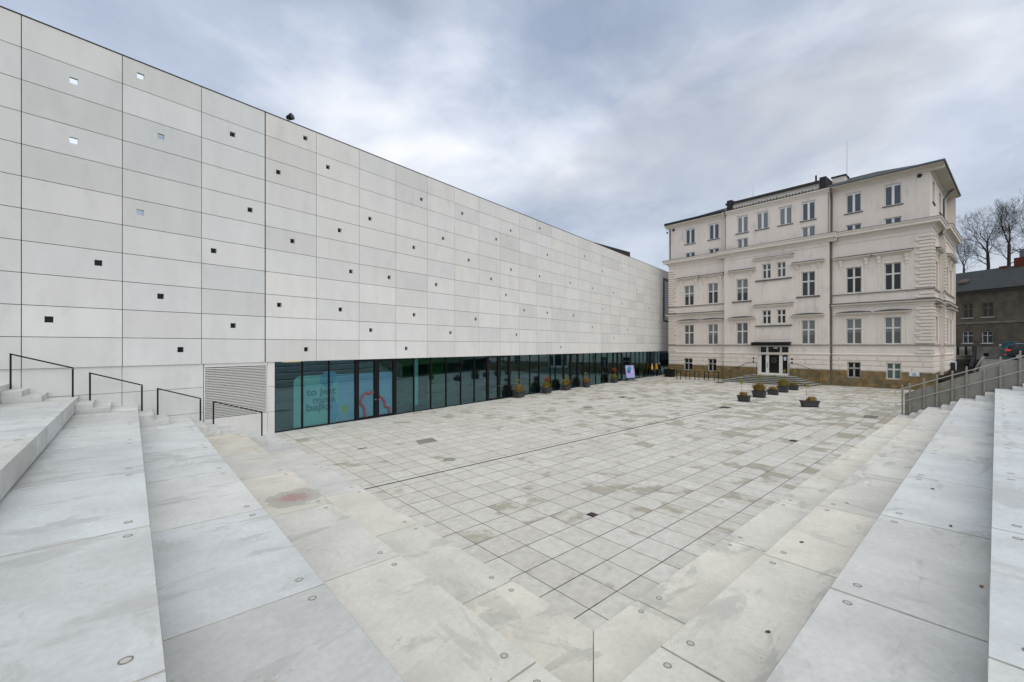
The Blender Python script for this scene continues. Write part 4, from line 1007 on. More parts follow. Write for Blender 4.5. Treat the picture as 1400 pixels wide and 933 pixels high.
pv = MB(); xq = fx(1115.7, 1.5); pv.tube([(xq, 1.5, 20.5), (xq, 1.5, 21.75)], .09, 8); pv.build('vent_pipe', M['vent'], tb)
for px, z1 in ((1029.5, 22.7), (1158, 24.6)):
    lr = MB(); xq = fx(px, 2); lr.tube([(xq, 2, 20.2), (xq, 2, z1)], [.022, .01], 5); lr.build('lightning_rod', M['zinc'], tb)
for px, y in ((921, ATT), (1257.3, ATT)):
    rv = MB(); x_, z_ = TB.hit(px, {921: 315, 1257.3: 240.5}[px], y); rv.tube([(x_, y + .02, z_), (x_, y - .06, z_)], .17, 14); rv.build('round_vent', M['vent'], tb)
for px, y, zt_ in ((992.3, -.12, 19.2), (1136.6, -.12, 19.3)):
    dp = MB(); x_ = fx(px, y); dp.tube([(x_ + .05, -.6, 19.55), (x_ + .04, -.5, 19.3), (x_, y + .2, 18.7), (x_, y + .12, 15.15)], .065, 8); dp.tube([(x_, -.68, 15.05), (x_, -.66, 14.6), (x_, y - .02, 14.1), (x_, y - .02, 8.1), (x_, y - .28, 8.0), (x_, y - .28, 7.8), (x_, y - .02, 7.5), (x_, y - .02, 0)], .075, 8); dp.build('downpipe', M['pipe'], tb)
dp = MB(side); dp.tube([(9.0, -.65, 19.5), (9.0, -.3, 19.2), (9.0, .08, 18.6), (9.0, .08, 15.1)], .09, 8); dp.build('downpipe', M['zinc'], tb)
# entrance door and canopy
d = MB(); w_ = DX1 - DX0; yd = CP + .16
px_ = [0, .085, .285, .335, .70, .76, .93, 1]; X = [DX0 + w_ * q for q in px_]
zt_, zl = 3.2, 3.05
def bar(x0, x1, z0, z1): d.box(x0, x1, yd, yd + .08, z0, z1)
ZD = 3.88
bar(DX0, DX0 + .16, DZ0, ZD); bar(DX1 - .09, DX1, DZ0, ZD)
m1x, m2x = DX0 + w_ * .285, DX0 + w_ * .73
for q in (m1x, m2x): bar(q - .09, q + .09, DZ0, ZD)
for a_, b_ in ((DX0 + .16, m1x - .09), (m1x + .09, m2x - .09), (m2x + .09, DX1 - .09)):
    bar(a_, b_, DZ0, DZ0 + .2); bar(a_, b_, 3.0, 3.22); bar(a_, b_, ZD - .06, ZD)
    for q in (a_, b_ - .07): d.box(q, q + .07, yd + .006, yd + .07, DZ0 + .2, 3.0)
door = d.build('entrance_door', M['door'], tb)
g_ = MB(); g_.face([(DX0, yd + .05, DZ0), (DX1, yd + .05, DZ0), (DX1, yd + .05, ZD), (DX0, yd + .05, ZD)]); g_.build('door_glass', M['panedark'], door)
g_ = MB(); xm = (m1x + m2x) / 2
for k in range(8):
    t_ = k * math.pi / 4; g_.hexa([(xm + .3 * math.cos(t_ + s_), yd + .03 + dy_, 2.35 + .33 * math.sin(t_ + s_)) if r_ else (xm + .1 * math.cos(t_ + s_), yd + .03 + dy_, 2.35 + .1 * math.sin(t_ + s_)) for dy_ in (0, .008) for r_, s_ in ((0, -.25), (1, -.12), (1, .12), (0, .25))])
g_.build('door_emblem', M['lead'], door)
g_ = MB(); g_.box(m2x + .27, m2x + .52, yd + .03, yd + .04, 2.35, 2.75); g_.build('door_notice', M['whitesign'], door)
g_ = MB(); g_.box(m1x + .62, m1x + 1.02, yd - .02, yd + .03, 3.6, 3.78); g_.build('emergency_light', M['whitesign'], door)
g_ = MB(); g_.tube([(m1x + .02, yd - .06, 1.5), (m1x + .02, yd - .06, 2.1)], .02, 6); g_.build('door_handle', M['brass'], door)
cn = MB(); xa, xb = fx(1027, CP - .7), fx(1078.3, CP - .7); cn.box(xa, xb, CP - .75, CP - .003, 3.93, 4.32); cn.build('entrance_canopy', M['black'], tb)
for px, py in ((1083, 491), (1083, 496)):
    r_ = MB(); x_, z_ = TB.hit(px, py, CP); r_.box(x_ - .1, x_ + .1, CP - .08, CP - .04, z_ - .09, z_ + .09); r_.build('red_plaque', M['redbrick'], tb)
for px, py in ((1030.5, 490), (1030.5, 494.5)):
    r_ = MB(); x_, z_ = TB.hit(px, py, CP); r_.box(x_ - .06, x_ + .06, CP - .1, CP - .04, z_ - .1, z_ + .1); r_.build('intercom', M['black'], tb)
# wheelchair sign
x0, z1 = TB.hit(1243, 508.5, -.1); x1, z0 = TB.hit(1257, 515, -.1)
ws = thing('wheelchair_sign', 'small white wheelchair access sign on the brown stone plinth', 'sign', (*TB.wld((x0 + x1) / 2, -.08), (z0 + z1) / 2), TB.a)
hw, hz = (x1 - x0) / 2, (z1 - z0) / 2
mb = MB(); mb.box(-hw, hw, -.015, 0, -hz, hz); mb.build('plate', M['whitesign'], ws)
mb = MB(); k = hz * .9
mb.tube([(-.15 * k, -.02, .62 * k), (-.15 * k, -.024, .62 * k)], .17 * k, 10)
mb.tube([(-.15 * k, -.022, .42 * k), (-.02 * k, -.022, -.18 * k), (.42 * k, -.022, -.18 * k), (.72 * k, -.022, -.68 * k), (.95 * k, -.022, -.62 * k)], .085 * k, 6)
mb.tube([(-.1 * k, -.022, .2 * k), (.35 * k, -.022, .2 * k)], .07 * k, 6)
mb.tube([(-.22 * k + .46 * k * math.cos(R(q)), -.022, -.35 * k + .46 * k * math.sin(R(q))) for q in range(120, 361, 20)], .075 * k, 6)
mb.build('symbol', M['signink'], ws)
# cameras on the facade
def cctv(px, py, y, label, flip=1):
    x_, z_ = TB.hit(px, py, y)
    c_ = thing('security_camera', label, 'camera', (*TB.wld(x_, y), z_), TB.a)
    mb = MB(); mb.tube([(-.32 * flip, -.12, -.03), (.02 * flip, -.1, 0)], .07, 10); mb.build('camera_body', M['camwhite'] if flip > 0 and px > 1000 else M['black'], c_)
    mb = MB(); mb.tube([(.0, -.1, 0), (.14 * flip, -.05, .03), (.16 * flip, .06, .03)], .03, 6); mb.build('bracket', M['camwhite'], c_)
    mb = MB(); mb.tube([(-.322 * flip, -.12, -.031), (-.34 * flip, -.121, -.033)], .05, 8); mb.build('lens', M['black'], c_)
cctv(1258.5, 456.5, -.02, 'small white security camera beside the right-hand quoins of the cream building')
x_, z_ = TB.hit(914, 318, ATT)
c_ = thing('security_camera', 'dark dome camera on a bracket at the left corner of the cream attic', 'camera', (*TB.wld(.1, ATT), z_), TB.a)
mb = MB(); mb.tube([(.05, .05, .1), (-.35, -.05, .1), (-.4, -.06, .02)], .025, 6); mb.build('bracket', M['camwhite'], c_)
mb = MB(); mb.tube([(-.4, -.06, .05), (-.4, -.06, -.02), (-.4, -.06, -.12), (-.4, -.06, -.17)], [.08, .13, .1, .03], 10); mb.build('dome', M['black'], c_)

# entrance steps
es = thing('entrance_steps', 'grey stone steps fanning out below the entrance door', 'steps', (*TB.o, 0), TB.a)
xa, xb = fx(1024, CP - 1.2), fx(1086, CP - 1.2)
mb = MB(); rs_ = MB()
for k in range(5):
    e_ = .42 * k; z1_ = .76 - .152 * k
    ea, eb = e_ * 1.35, e_ * 1.2
    P_ = lambda o: [(xa - ea + o, CP - .065), (xa - ea + .15 + o, CP - 1.5 - e_ + o), (xb + eb - .15 - o, CP - 1.5 - e_ + o), (xb + eb - o, CP - .065)]
    mb.tone = (1 - .02 * k,) * 3
    mb.poly(P_(0), z1_ - .055, z1_); rs_.poly(P_(.05), z1_ - .152 - (.02 if k == 4 else 0), z1_ - .056)
mb.build('treads', M['stepstone'], es, bevel=.008); rs_.build('risers', M['stepriser'], es)
for lab, pts in (('left handrail of thin dark pipe beside the entrance steps', ((999, 520, .2), (999, 505.5, 0), (1023, 496.3, 0), (1034.7, 496.3, 0), (1034.7, 514, .6))),
                 ('right handrail of thin dark pipe beside the entrance steps', ((1078.6, 515, .6), (1078.6, 498, 0), (1090, 498, 0), (1120, 509.5, 0), (1119.7, 526, .1)))):
    q = [TB.hit(px, py, CP - .35) for px, py, _ in pts]
    h_ = thing('handrail', lab, 'handrail', (*TB.wld(q[0][0], CP - .35), 0), TB.a)
    mb = MB(); P_ = [(x_ - q[0][0], 0, z_) for x_, z_ in q]
    mb.tube([P_[1], P_[2], P_[3]], .026, 6); mb.build('rail', M['brass'], h_)
    for A, B in ((P_[0], P_[1]), (P_[4], P_[3])):
        mb = MB(); mb.tube([(B[0], 0, max(0, min(A[2], .7) - .05) if lab[0] == 'x' else 0.0), B], .026, 6); mb.build('post', M['brass'], h_)

# =================================================================== RAMP WALL AND STEEL RAILING (right)
def ramp_pt(px, py, off=0.0):       # plane s = RS in the steps' frame: returns (n, z)
    fr = Frame(*PL.wld(RS + off, 0), D1 + math.pi / 2); x_, z_ = fr.hit(px, py); return x_, z_
rw = thing('ramp_wall', 'sloping rough concrete wall at the end of the right-hand steps', 'wall', (0, 0, 0), D1)
n0, z0 = ramp_pt(1246, 536); n1, z1 = ramp_pt(1400, 490)
sl_ = (z1 - z0) / (n1 - n0); ne = -4.5
wl3 = MB(); zE = z0 + sl_ * (ne - n0); nS = n0 + .28
pr_ = [(nS, -.02), (nS, z0 - .12), (ne, zE), (ne, -.02)]
a_ = [wl3.vert((RS, n_, z_)) for n_, z_ in pr_]; b_ = [wl3.vert((RS + .28, n_, z_)) for n_, z_ in pr_]
for q in [a_, list(reversed(b_))] + [[a_[k], b_[k], b_[(k + 1) % 4], a_[(k + 1) % 4]] for k in range(4)]: wl3.f.append(q); wl3.m.append(0); wl3.t.append((1, 1, 1))
wl3.build('wall', M['rampconc'], rw)
rl = thing('steel_railing', 'galvanised steel railing with two sloping rails along the concrete ramp wall', 'railing', (0, 0, 0), D1)
OF = -.1
for (ax, ay, bx, by) in ((1229, 533, 1400, 486.5), (1229, 550.5, 1400, 506.8)):
    A = ramp_pt(ax, ay, OF); B = ramp_pt(bx, by, OF); k = (B[1] - A[1]) / (B[0] - A[0])
    mb = MB(); x_ = RS + OF - .06; E = (ne, A[1] + k * (ne - A[0]))
    mb.tube([(x_, E[0], E[1]), (x_, A[0], A[1]), (x_, A[0] + .12, A[1] - .06), (x_ + .02, A[0] + .16, A[1] - .14), (x_ + .05, A[0] + .08, A[1] - .2), (x_ + .06, A[0] - .12, A[1] - .16)], .024, 8)
    mb.build('rail', M['steel'], rl)
for px, tp_ in ((1233.5, 527.5), (1243.8, 525), (1263.5, 519), (1281, 514), (1302, 508.5), (1321.5, 502.5), (1346, 495.5), (1368, 489.5), (1395, 481)):
    n_, zt_ = ramp_pt(px, tp_, OF); i = 0
    base_z = 0.0
    for k in range(6):
        if n_ < nn[k]: base_z = zz[k]
    mb = MB(); x_ = RS + OF; mb.box(x_ - .012, x_ + .012 + .09, n_ - .036, n_ + .036, max(0, base_z - .15), zt_); mb.build('post', M['steeldark'], rl)
    mb = MB(); 
    mb.tube([(x_ + .005, n_, zt_), (x_ + .005, n_, zt_ + .05)], .03, 8); mb.build('post_cap', M['steel'], rl)

# black handrails up the left stair
rails = [((14.5, 483), (99.5, 502.7), 521, 541, 'topmost black handrail of the left stair, beside the white wall'),
         ((123, 509), (194, 526.2), 552.5, 566.5, 'second black handrail from the top of the left stair'),
         ((215.6, 530.4), (274, 544.6), 570.8, 579.8, 'third black handrail from the top, left of the louvred vent'),
         ((291.8, 548.3), (358, 563.4), 583.5, 595, 'lowest black handrail of the left stair, in front of the louvred vent')]
for (A, B, ya, yb2, lab) in rails:
    sA, zA = GA.hit(*A, -.35); sB, zB = GA.hit(*B, -.35); zA0 = GA.hit(A[0], ya, -.35)[1]; zB0 = GA.hit(B[0], yb2, -.35)[1]
    h_ = thing('stair_handrail', lab, 'handrail', (*GA.wld(sA, -.35), 0), GA.a, 'black handrails up the left stair')
    mb = MB(); d = sB - sA
    mb.hexa([(-.022, -.025, zA - .045), (d + .022, -.025, zB - .045), (d + .022, .025, zB - .045), (-.022, .025, zA - .045), (-.022, -.025, zA), (d + .022, -.025, zB), (d + .022, .025, zB), (-.022, .025, zA)]); mb.build('rail', M['black'], h_)
    for x_, zt_, zl_ in ((0, zA - .046, zA0 - .25), (d, zB - .046, zB0 - .25)):
        mb = MB(); mb.box(x_ - .022, x_ + .022, -.024, .024, max(zl_, -.02), zt_); mb.build('post', M['black'], h_)

# =================================================================== OBJECTS ON THE PLAZA
def blades(mb, n, cx_, cy_, z, rad, h, spread, rnd, mis, lean=.0):
    for _ in range(n):
        a_ = rnd.uniform(0, 6.283); r_ = rad * math.sqrt(rnd.random()); x_, y_ = cx_ + r_ * math.cos(a_), cy_ + .72 * r_ * math.sin(a_)
        s0_ = .5 + .7 * r_ / rad
        b_ = a_ + rnd.uniform(-.6, .6); s_ = spread * s0_ * rnd.uniform(.1, 1.1); hh_ = h * rnd.uniform(.5, 1.1) * (1.05 - .5 * (r_ / rad) ** 2); w_ = rnd.uniform(.008, .018)
        tx, ty = -math.sin(b_) * w_, math.cos(b_) * w_
        p1 = (x_ + math.cos(b_) * s_ * .4, y_ + math.sin(b_) * s_ * .4, z + hh_ * .65); p2 = (x_ + math.cos(b_) * s_, y_ + math.sin(b_) * s_, z + hh_)
        mi = rnd.choice(mis)
        mb.face([(x_ - tx, y_ - ty, z), (x_ + tx, y_ + ty, z), (p1[0] + tx, p1[1] + ty, p1[2]), (p1[0] - tx, p1[1] - ty, p1[2])], mi); mb.face([(p1[0] - tx, p1[1] - ty, p1[2]), (p1[0] + tx, p1[1] + ty, p1[2]), p2], mi)
def leafball(mb, c, r, n, rnd, mis, size=.05):
    for _ in range(n):
        d = Vector((rnd.gauss(0, 1), rnd.gauss(0, 1), rnd.gauss(0, 1))).normalized() * r * rnd.uniform(.55, 1.05)
        p = Vector(c) + d; u = Vector((rnd.gauss(0, 1), rnd.gauss(0, 1), rnd.gauss(0, 1))).normalized(); v_ = u.orthogonal().normalized(); s_ = size * rnd.uniform(.6, 1.3)
        mb.face([p - u * s_, p + v_ * s_ * .6, p + u * s_, p - v_ * s_ * .6], rnd.choice(mis))
GM = [M['grassgold'], M['grassgreen'], M['grassrust'], M['grasspink'], M['yellow']]
def planter(x, y, rz, w_, d_, h_, label, grass, stem=None, ball=None, seed=0, group='planters', saucer=True):
    rnd = random.Random(seed); t = thing('planter', label, 'planter', (x, y, 0), rz, group)
    k = .86; mb = MB()
    a_, b_ = w_ / 2, d_ / 2; z0_ = .03
    bot = [(-a_ * k, -b_ * k, z0_), (a_ * k, -b_ * k, z0_), (a_ * k, b_ * k, z0_), (-a_ * k, b_ * k, z0_)]
    mb.hexa(bot + [(-a_, -b_, h_ - .06), (a_, -b_, h_ - .06), (a_, b_, h_ - .06), (-a_, b_, h_ - .06)]); mb.build('tub', M['pot'], t, bevel=.012)
    mb = MB(); e_ = .025
    for q in ((-a_ - e_, a_ + e_, -b_ - e_, -b_ + .03), (-a_ - e_, a_ + e_, b_ - .03, b_ + e_), (-a_ - e_, -a_ + .03, -b_ + .031, b_ - .031), (a_ - .03, a_ + e_, -b_ + .031, b_ - .031)): mb.box(*q, h_ - .07, h_)
    mb.build('rim', M['pot'], t)
    mb = MB(); mb.box(-a_ + .031, a_ - .031, -b_ + .031, b_ - .031, h_ - .059, h_ - .03); mb.build('soil', M['soil'], t)
    if saucer: mb = MB(); mb.box(-a_ * .98, a_ * .98, -b_ * .98, b_ * .98, .002, .028); mb.build('saucer', M['black'], t)
    mb = MB()
    for n, cx_, rad, hh_, sp_, mis in grass:
        if hh_ < .3: 
            for q in range(5): leafball(mb, (cx_ + rnd.uniform(-rad, rad), rnd.uniform(-b_ * .7, b_ * .7), h_ + .08 + rnd.uniform(0, .06)), .14, n // 5, rnd, mis, .045)
        else: blades(mb, n, cx_, 0, h_ - .03, rad, hh_, sp_, rnd, mis)
    mb.build('foliage', GM, t)
    if stem:
        sx_, sz_ = stem; mb = MB(); mb.tube([(sx_, 0, h_ - .04), (sx_ + .015, .01, (h_ + sz_) / 2), (sx_, 0, sz_)], .012, 5); mb.build('stem', M['stem'], t)
        mb = MB(); leafball(mb, (sx_, 0, sz_ + .04), .12, 60, rnd, [4, 1, 1], .05); mb.build('leaf_tuft', GM, t)
    if ball:
        bx_, bz_, br_ = ball; mb = MB(); mb.tube([(bx_, 0, h_ - .04), (bx_, 0, bz_)], .02, 5); mb.build('stem', M['stem'], t)
        mb = MB(); leafball(mb, (bx_, 0, bz_), br_, 420, rnd, [2, 2, 2, 0], .05); mb.build('leaf_ball', GM, t)
    return t
GRP = 'planters along the glass front'
def gp(px, py, off=0.0): return ground(px, py)
for k, (px, py, w_, lab, gr, st_, bl_) in enumerate((
    (709.5, 541.5, .72, 'grey planter of rusty gold grass, nearest to the camera along the glass front', [(420, 0, .34, .62, .34, [0, 0, 1, 3])], (-.15, 1.25), None),
    (747.3, 535, .68, 'grey planter with a rust red leaf ball and green leaves before the glass front', [(330, -.06, .32, .55, .3, [1, 0, 1]), (120, .3, .16, .5, .3, [1])], None, (.1, 1.12, .23)),
    (773.8, 531.5, .74, 'grey planter of wide green and orange grass, between the leaf-ball planter and a smaller one', [(240, -.15, .28, .6, .36, [1, 1, 3]), (240, .2, .26, .62, .38, [0, 0, 1, 2])], (.0, 1.2), None),
    (801.4, 528, .66, 'grey planter of short gold grass, fourth along the glass front', [(340, 0, .32, .58, .36, [0, 1, 0, 3])], (-.1, 1.25), None),
    (839.5, 521.5, .68, 'grey planter with an orange leaf ball beside the poster stand', [(340, 0, .34, .55, .32, [1, 1, 0])], None, (.05, 1.38, .24)))):
    X_, Y_ = GA.wld(GA.hit(px, py, -.42)[0], -.42); planter(X_, Y_, GA.a, w_ * 1.2, .56, .48, lab, gr, st_, bl_, 40 + k, GRP, False)
GRP2 = 'planters in front of the entrance steps'
for k, (px, py, w_, d_, h_, lab, gr, st_) in enumerate((
    (1017, 549, .72, .5, .42, 'small charcoal planter with pink heather and a tall yellow-topped stem, nearest left one', [(260, 0, .24, .2, .1, [3, 2, 1]), (40, 0, .2, .34, .12, [3, 1])], (-.16, 1.32)),
    (1038, 543.5, .84, .6, .52, 'charcoal planter with a large bushy straw-coloured grass', [(620, 0, .32, .72, .5, [3, 1, 0, 1])], (.02, 1.55)),
    (1056.8, 540, .74, .5, .42, 'charcoal planter of low green and orange flowers, middle of the row by the steps', [(260, 0, .26, .2, .1, [1, 0, 3]), (50, 0, .22, .34, .1, [1, 0])], (.1, 1.45)),
    (1070.5, 536.5, .74, .6, .55, 'tall charcoal planter with a dense round green grass', [(520, 0, .3, .74, .26, [1, 1, 0])], (.1, 1.75)),
    (1084.8, 533.5, .72, .5, .42, 'small charcoal planter with orange and green flowers, closest to the entrance steps', [(260, 0, .24, .2, .1, [1, 0, 2]), (40, 0, .22, .32, .1, [1])], (.1, 1.6)),
    (1107, 556.5, .98, .42, .40, 'long low charcoal planter with orange flowers, standing apart on the right', [(320, 0, .36, .2, .12, [0, 2, 1]), (40, .1, .3, .3, .1, [1])], (-.2, 1.38)))):
    X_, Y_ = gp(px, py); planter(X_, Y_, TB.a if k != 5 else R(-8), w_, d_, h_, lab, gr, st_, None, 60 + k, GRP2)
# dark flower box at the left corner of the old building
X_, Y_ = ground(915.5, 515.5)
t = thing('flower_box', 'black square flower box at the left corner of the cream building', 'planter', (X_, Y_, 0), TB.a)
mb = MB(); mb.box(-.5, .5, -.4, .4, 0, 1.0); mb.build('tub', M['black'], t, bevel=.02)
mb = MB(); rnd = random.Random(2)
for q, mis in ((-.3, [1]), (0, [2, 1]), (.3, [0, 4])): leafball(mb, (q, 0, 1.05), .16, 120, rnd, mis, .05)
mb.build('foliage', GM, t)
mb = MB(); mb.tube([(-.52, .3, 1.0), (-.5, .3, 1.15), (.45, .3, 1.25)], .02, 5); mb.build('handle', M['black'], t)
# poster stand
X_, Y_ = GA.wld(GA.hit(861.5, 510, -.6)[0], -.6)
t = thing('poster_stand', 'lilac poster on a pavement stand in front of the dark glazing', 'advertising stand', (X_, Y_, 0), GA.a + R(-18))
W_ = .68; mb = MB()
fr = lambda x, y, z: (x, y + .12 * (z - 1), .1 + z * .8)
P_ = MB(fr); P_.box(-W_, W_, -.02, .0, .3, 2.0); P_.build('poster', M['poster'], t)
P_ = MB(fr)
for q in ((-W_ - .04, -W_ - .001, .26, 2.04), (W_ + .001, W_ + .04, .26, 2.04), (-W_, W_, 2.001, 2.04), (-W_, W_, .26, .299)): P_.box(q[0], q[1], -.035, .01, q[2], q[3])
P_.build('frame', M['alloy'], t)
def artwork(pts, y, m_, nm):
    b_ = MB(fr); slabxz(b_, pts, y, y + .002); b_.build(nm, m_, t)
artwork([(-.42, 1.15), (-.2, 1.05), (.15, 1.25), (.2, 1.5), (.12, 1.85), (-.1, 1.9), (-.2, 1.72), (-.45, 1.6)], -.026, M['posterteal'], 'teal_art')
artwork([(-.55, 1.05), (-.3, .95), (.0, .98), (.1, 1.25), (-.2, 1.35), (-.45, 1.3)], -.029, M['posternavy'], 'violet_art')
artwork([(.12, 1.02), (.42, 1.02), (.4, 1.25), (.28, 1.38), (.15, 1.2)], -.0315, M['postercream'], 'cream_art')
mb = MB(); mb.box(-W_ - .1, W_ + .25, -.3, .35, .002, .05); mb.box(-.5, -.42, -.06, .04, .05, .3); mb.box(.42, .5, -.06, .04, .05, .3); mb.build('base', M['zinc'], t)
# bicycle stands
stand = None
for k, (xa, xb) in enumerate(((925.3, 930.5), (937.8, 943), (950.2, 955.5), (963.3, 968.6), (976.5, 982))):
    X_, Y_ = ground((xa + xb) / 2, 518.6 + k * .45); wx = .24
    words = ('leftmost of five black bicycle stands, next to the flower box', 'second black bicycle stand from the left, below the first barred window', 'middle black bicycle stand of the row of five', 'fourth black bicycle stand, below the second barred window', 'rightmost of five black bicycle stands, next to the entrance steps')
    if stand is None:
        stand = thing('bicycle_stand', words[0], 'bicycle stand', (X_, Y_, 0), TB.a, 'bicycle stands')
        for q in (-wx, wx): mb = MB(); mb.box(q - .03, q + .03, -.03, .03, 0, .93); mb.build('post', M['black'], stand)
        mb = MB(); mb.box(-wx - .03, wx + .03, -.03, .03, .931, .99); mb.build('top_bar', M['black'], stand)
        mb = MB(); mb.box(-wx - .1, wx + .1, -.06, .06, .002, .02); mb.build('base_plate', M['black'], stand)
    else:
        c = copy_tree(stand); c.location = (X_, Y_, 0); c['label'] = words[k]
# drain, covers, gratings set in the paving (local p,q)
def pq(px, py): return PL.loc(*ground(px, py))
pA, qA = pq(498, 669.4); pB, _ = pq(988, 557.5)
t = thing('slot_drain', 'long dark drainage slot running across the paving', 'drain', (*PL.wld(pA, qA), 0), D1)
mb = MB(); mb.box(P0 - pA + .05, pB - pA, -.016, .016, .003, .006); mb.build('slot', M['dirtblack'], t)
mb = MB()
for s_ in (-1, 1): mb.box(P0 - pA + .05, pB - pA, s_ * .017, s_ * .03, .002, .005)
mb.build('steel_edge', M['brass'], t)
def grate(px, py, w_, d_, m_, label, cat='drain cover', name='drain_grate', group=None):
    p_, q_ = pq(px, py); t = thing(name, label, cat, (*PL.wld(p_, q_), 0), D1, group)
    mb = MB(); mb.box(-w_ / 2, w_ / 2, -d_ / 2, d_ / 2, .002, .008); mb.build('frame', M['dirtblack'], t)
    mb = MB(); n = 6
    for k in range(n): y_ = -d_ / 2 + d_ * (k + .5) / n; mb.box(-w_ / 2 + .02, w_ / 2 - .02, y_ - d_ / n * .36, y_ + d_ / n * .36, .0085, .013)
    mb.build('slats', m_, t); return t
grate(810, 704, .20, .20, M['rust'], 'small purple-brown square drain grate in the middle of the paving')
grate(991, 557.3, .75, .6, M['brass'], 'dark square drain grate at the far end of the drainage slot')
grate(851, 543.2, .7, .5, M['brass'], 'dark square grate among brown stains, left of the paving centre far off')
grate(863, 545.2, .6, .4, M['stepstone'], 'grey grate just right of the dark one far across the paving')
grate(802.5, 557, .5, .5, M['stepstone'], 'grey-brown cover beside an oval brown stain in front of the glass doors')
grate(1190, 570, 1.0, .6, M['rampconc'], 'brownish rectangular cover near the lower end of the steel railing')
grate(1085, 603, .35, .25, M['brass'], 'small dark grate in the stained paving at right centre')
grate(984, 523, 1.3, .9, M['dirtblack'], 'black grating lying flat left of the entrance steps')
grate(495, 613.5, .35, .06, M['brass'], 'short narrow dark slot near the glass doors at left')
p_, q_ = pq(614.5, 628.5); t = thing('manhole_cover', 'round grey manhole cover just beyond the drainage slot', 'manhole cover', (*PL.wld(p_, q_), 0), D1)
mb = MB(); mb.disc((0, 0, .003), .21, 24, r0=.185); mb.build('ring', M['brass'], t)
mb = MB(); mb.disc((0, 0, .0035), .184, 24); mb.build('lid', M['stepstone'], t)
p_, q_ = pq(582, 603); t = thing('cover_plate', 'grey trapezoid cover plate beyond the round manhole', 'cover plate', (*PL.wld(p_, q_), 0), D1)
mb = MB(); mb.poly([(-.5, -.35), (.35, -.35), (.5, .35), (-.3, .3)], .002, .006); mb.build('plate', M['rampconc'], t)

# dry leaves on the steps
rnd = random.Random(77)
for px, py, lv_ in ((1158, 689, 2), (1275, 669, 2), (1342, 804, 3), (1050, 865, 1), (1300, 720, 2), (1372, 560, 3), (1096, 742, 1)):
    x_, y_ = ground(px, py, zz[lv_]); o_ = MB()
    a_ = rnd.uniform(0, 6); k = rnd.uniform(.018, .032)
    q = [(k * 1.3 * math.cos(t_), k * .7 * math.sin(t_), .004 + .012 * math.sin(t_ * 2) ** 2) for t_ in [j * math.pi / 4 for j in range(8)]]
    o_.face(q); o = o_.build('fallen_leaf', M['dryleaf']); o.location = (x_, y_, zz[lv_]); o.rotation_euler = (0, 0, a_)
    tag(o, 'small dry brown leaf lying on a pale concrete step', 'leaf', 'dry leaves on the steps')

# people put before the far glazing, in place of figures reflected in it
def person(px, py, off, rz, jacket, label, stride):
    s_, _z = GA.hit(px, py, off); X_, Y_ = GA.wld(s_, off)
    me = bpy.data.meshes.new('person')
    J = [((0, 0, .95), .15), ((0, 0, 1.15), .15), ((0, 0, 1.38), .17), ((0, 0, 1.5), .06), ((0, -.02, 1.58), .085), ((0, -.02, 1.72), .075),
         ((.2, 0, 1.4), .062), ((.27, .02, 1.13), .05), ((.25, -.08, .9), .038), ((.25, -.11, .8), .03), ((-.2, 0, 1.4), .062), ((-.27, .02, 1.13), .05), ((-.25, -.08, .9), .038), ((-.25, -.11, .8), .03),
         ((.1, 0, .86), .1), ((.11, -stride, .48), .07), ((.11, -stride * .6, .09), .05), ((.11, -stride * .6 - .15, .04), .04), ((-.1, 0, .86), .1), ((-.11, stride, .48), .07), ((-.11, stride * 1.3, .09), .05), ((-.11, stride * 1.3 - .15, .04), .04)]
    E = [(0, 1), (1, 2), (2, 3), (3, 4), (4, 5), (2, 6), (6, 7), (7, 8), (8, 9), (2, 10), (10, 11), (11, 12), (12, 13), (0, 14), (14, 15), (15, 16), (16, 17), (0, 18), (18, 19), (19, 20), (20, 21)]
    me.from_pydata([j[0] for j in J], E, []); o = bpy.data.objects.new('tmp', me); COL.objects.link(o)
    o.modifiers.new('skin', 'SKIN'); 
    for k, j in enumerate(J): me.skin_vertices[0].data[k].radius = (j[1], j[1])
    me.skin_vertices[0].data[0].use_root = True
    o.modifiers.new('sub', 'SUBSURF').levels = 1
    dg = bpy.context.evaluated_depsgraph_get(); m2 = bpy.data.meshes.new_from_object(o.evaluated_get(dg)); bpy.data.objects.remove(o)
    m2.materials.clear()
    for q in (M['cloth_dark'], jacket, M['skin'], M['hair']): m2.materials.append(q)
    for f_ in m2.polygons:
        c = f_.center; f_.use_smooth = True
        f_.material_index = 3 if c.z > 1.68 or (c.z > 1.58 and c.y > .02) else 2 if c.z > 1.5 or (abs(c.x) > .2 and c.z < .86) else 1 if c.z > .92 else 0
    ob = bpy.data.objects.new('person', m2); COL.objects.link(ob); ob.location = (X_, Y_, .0); ob.rotation_euler = (0, 0, rz)
    tag(ob, label, 'person', 'people at the far end of the glass front')
person(891.5, 505, -.35, R(60), M['cloth_yellow'], 'left person in an orange-yellow jacket at the far end of the glass front', .12)
person(897.5, 505, -.4, R(75), M['cloth_yellow'], 'middle person in a yellow jacket between two others at the far glazing', .06)
person(901.8, 505, -.3, R(40), M['cloth_dark'], 'right person all in dark clothes at the far end of the glass front', .14)

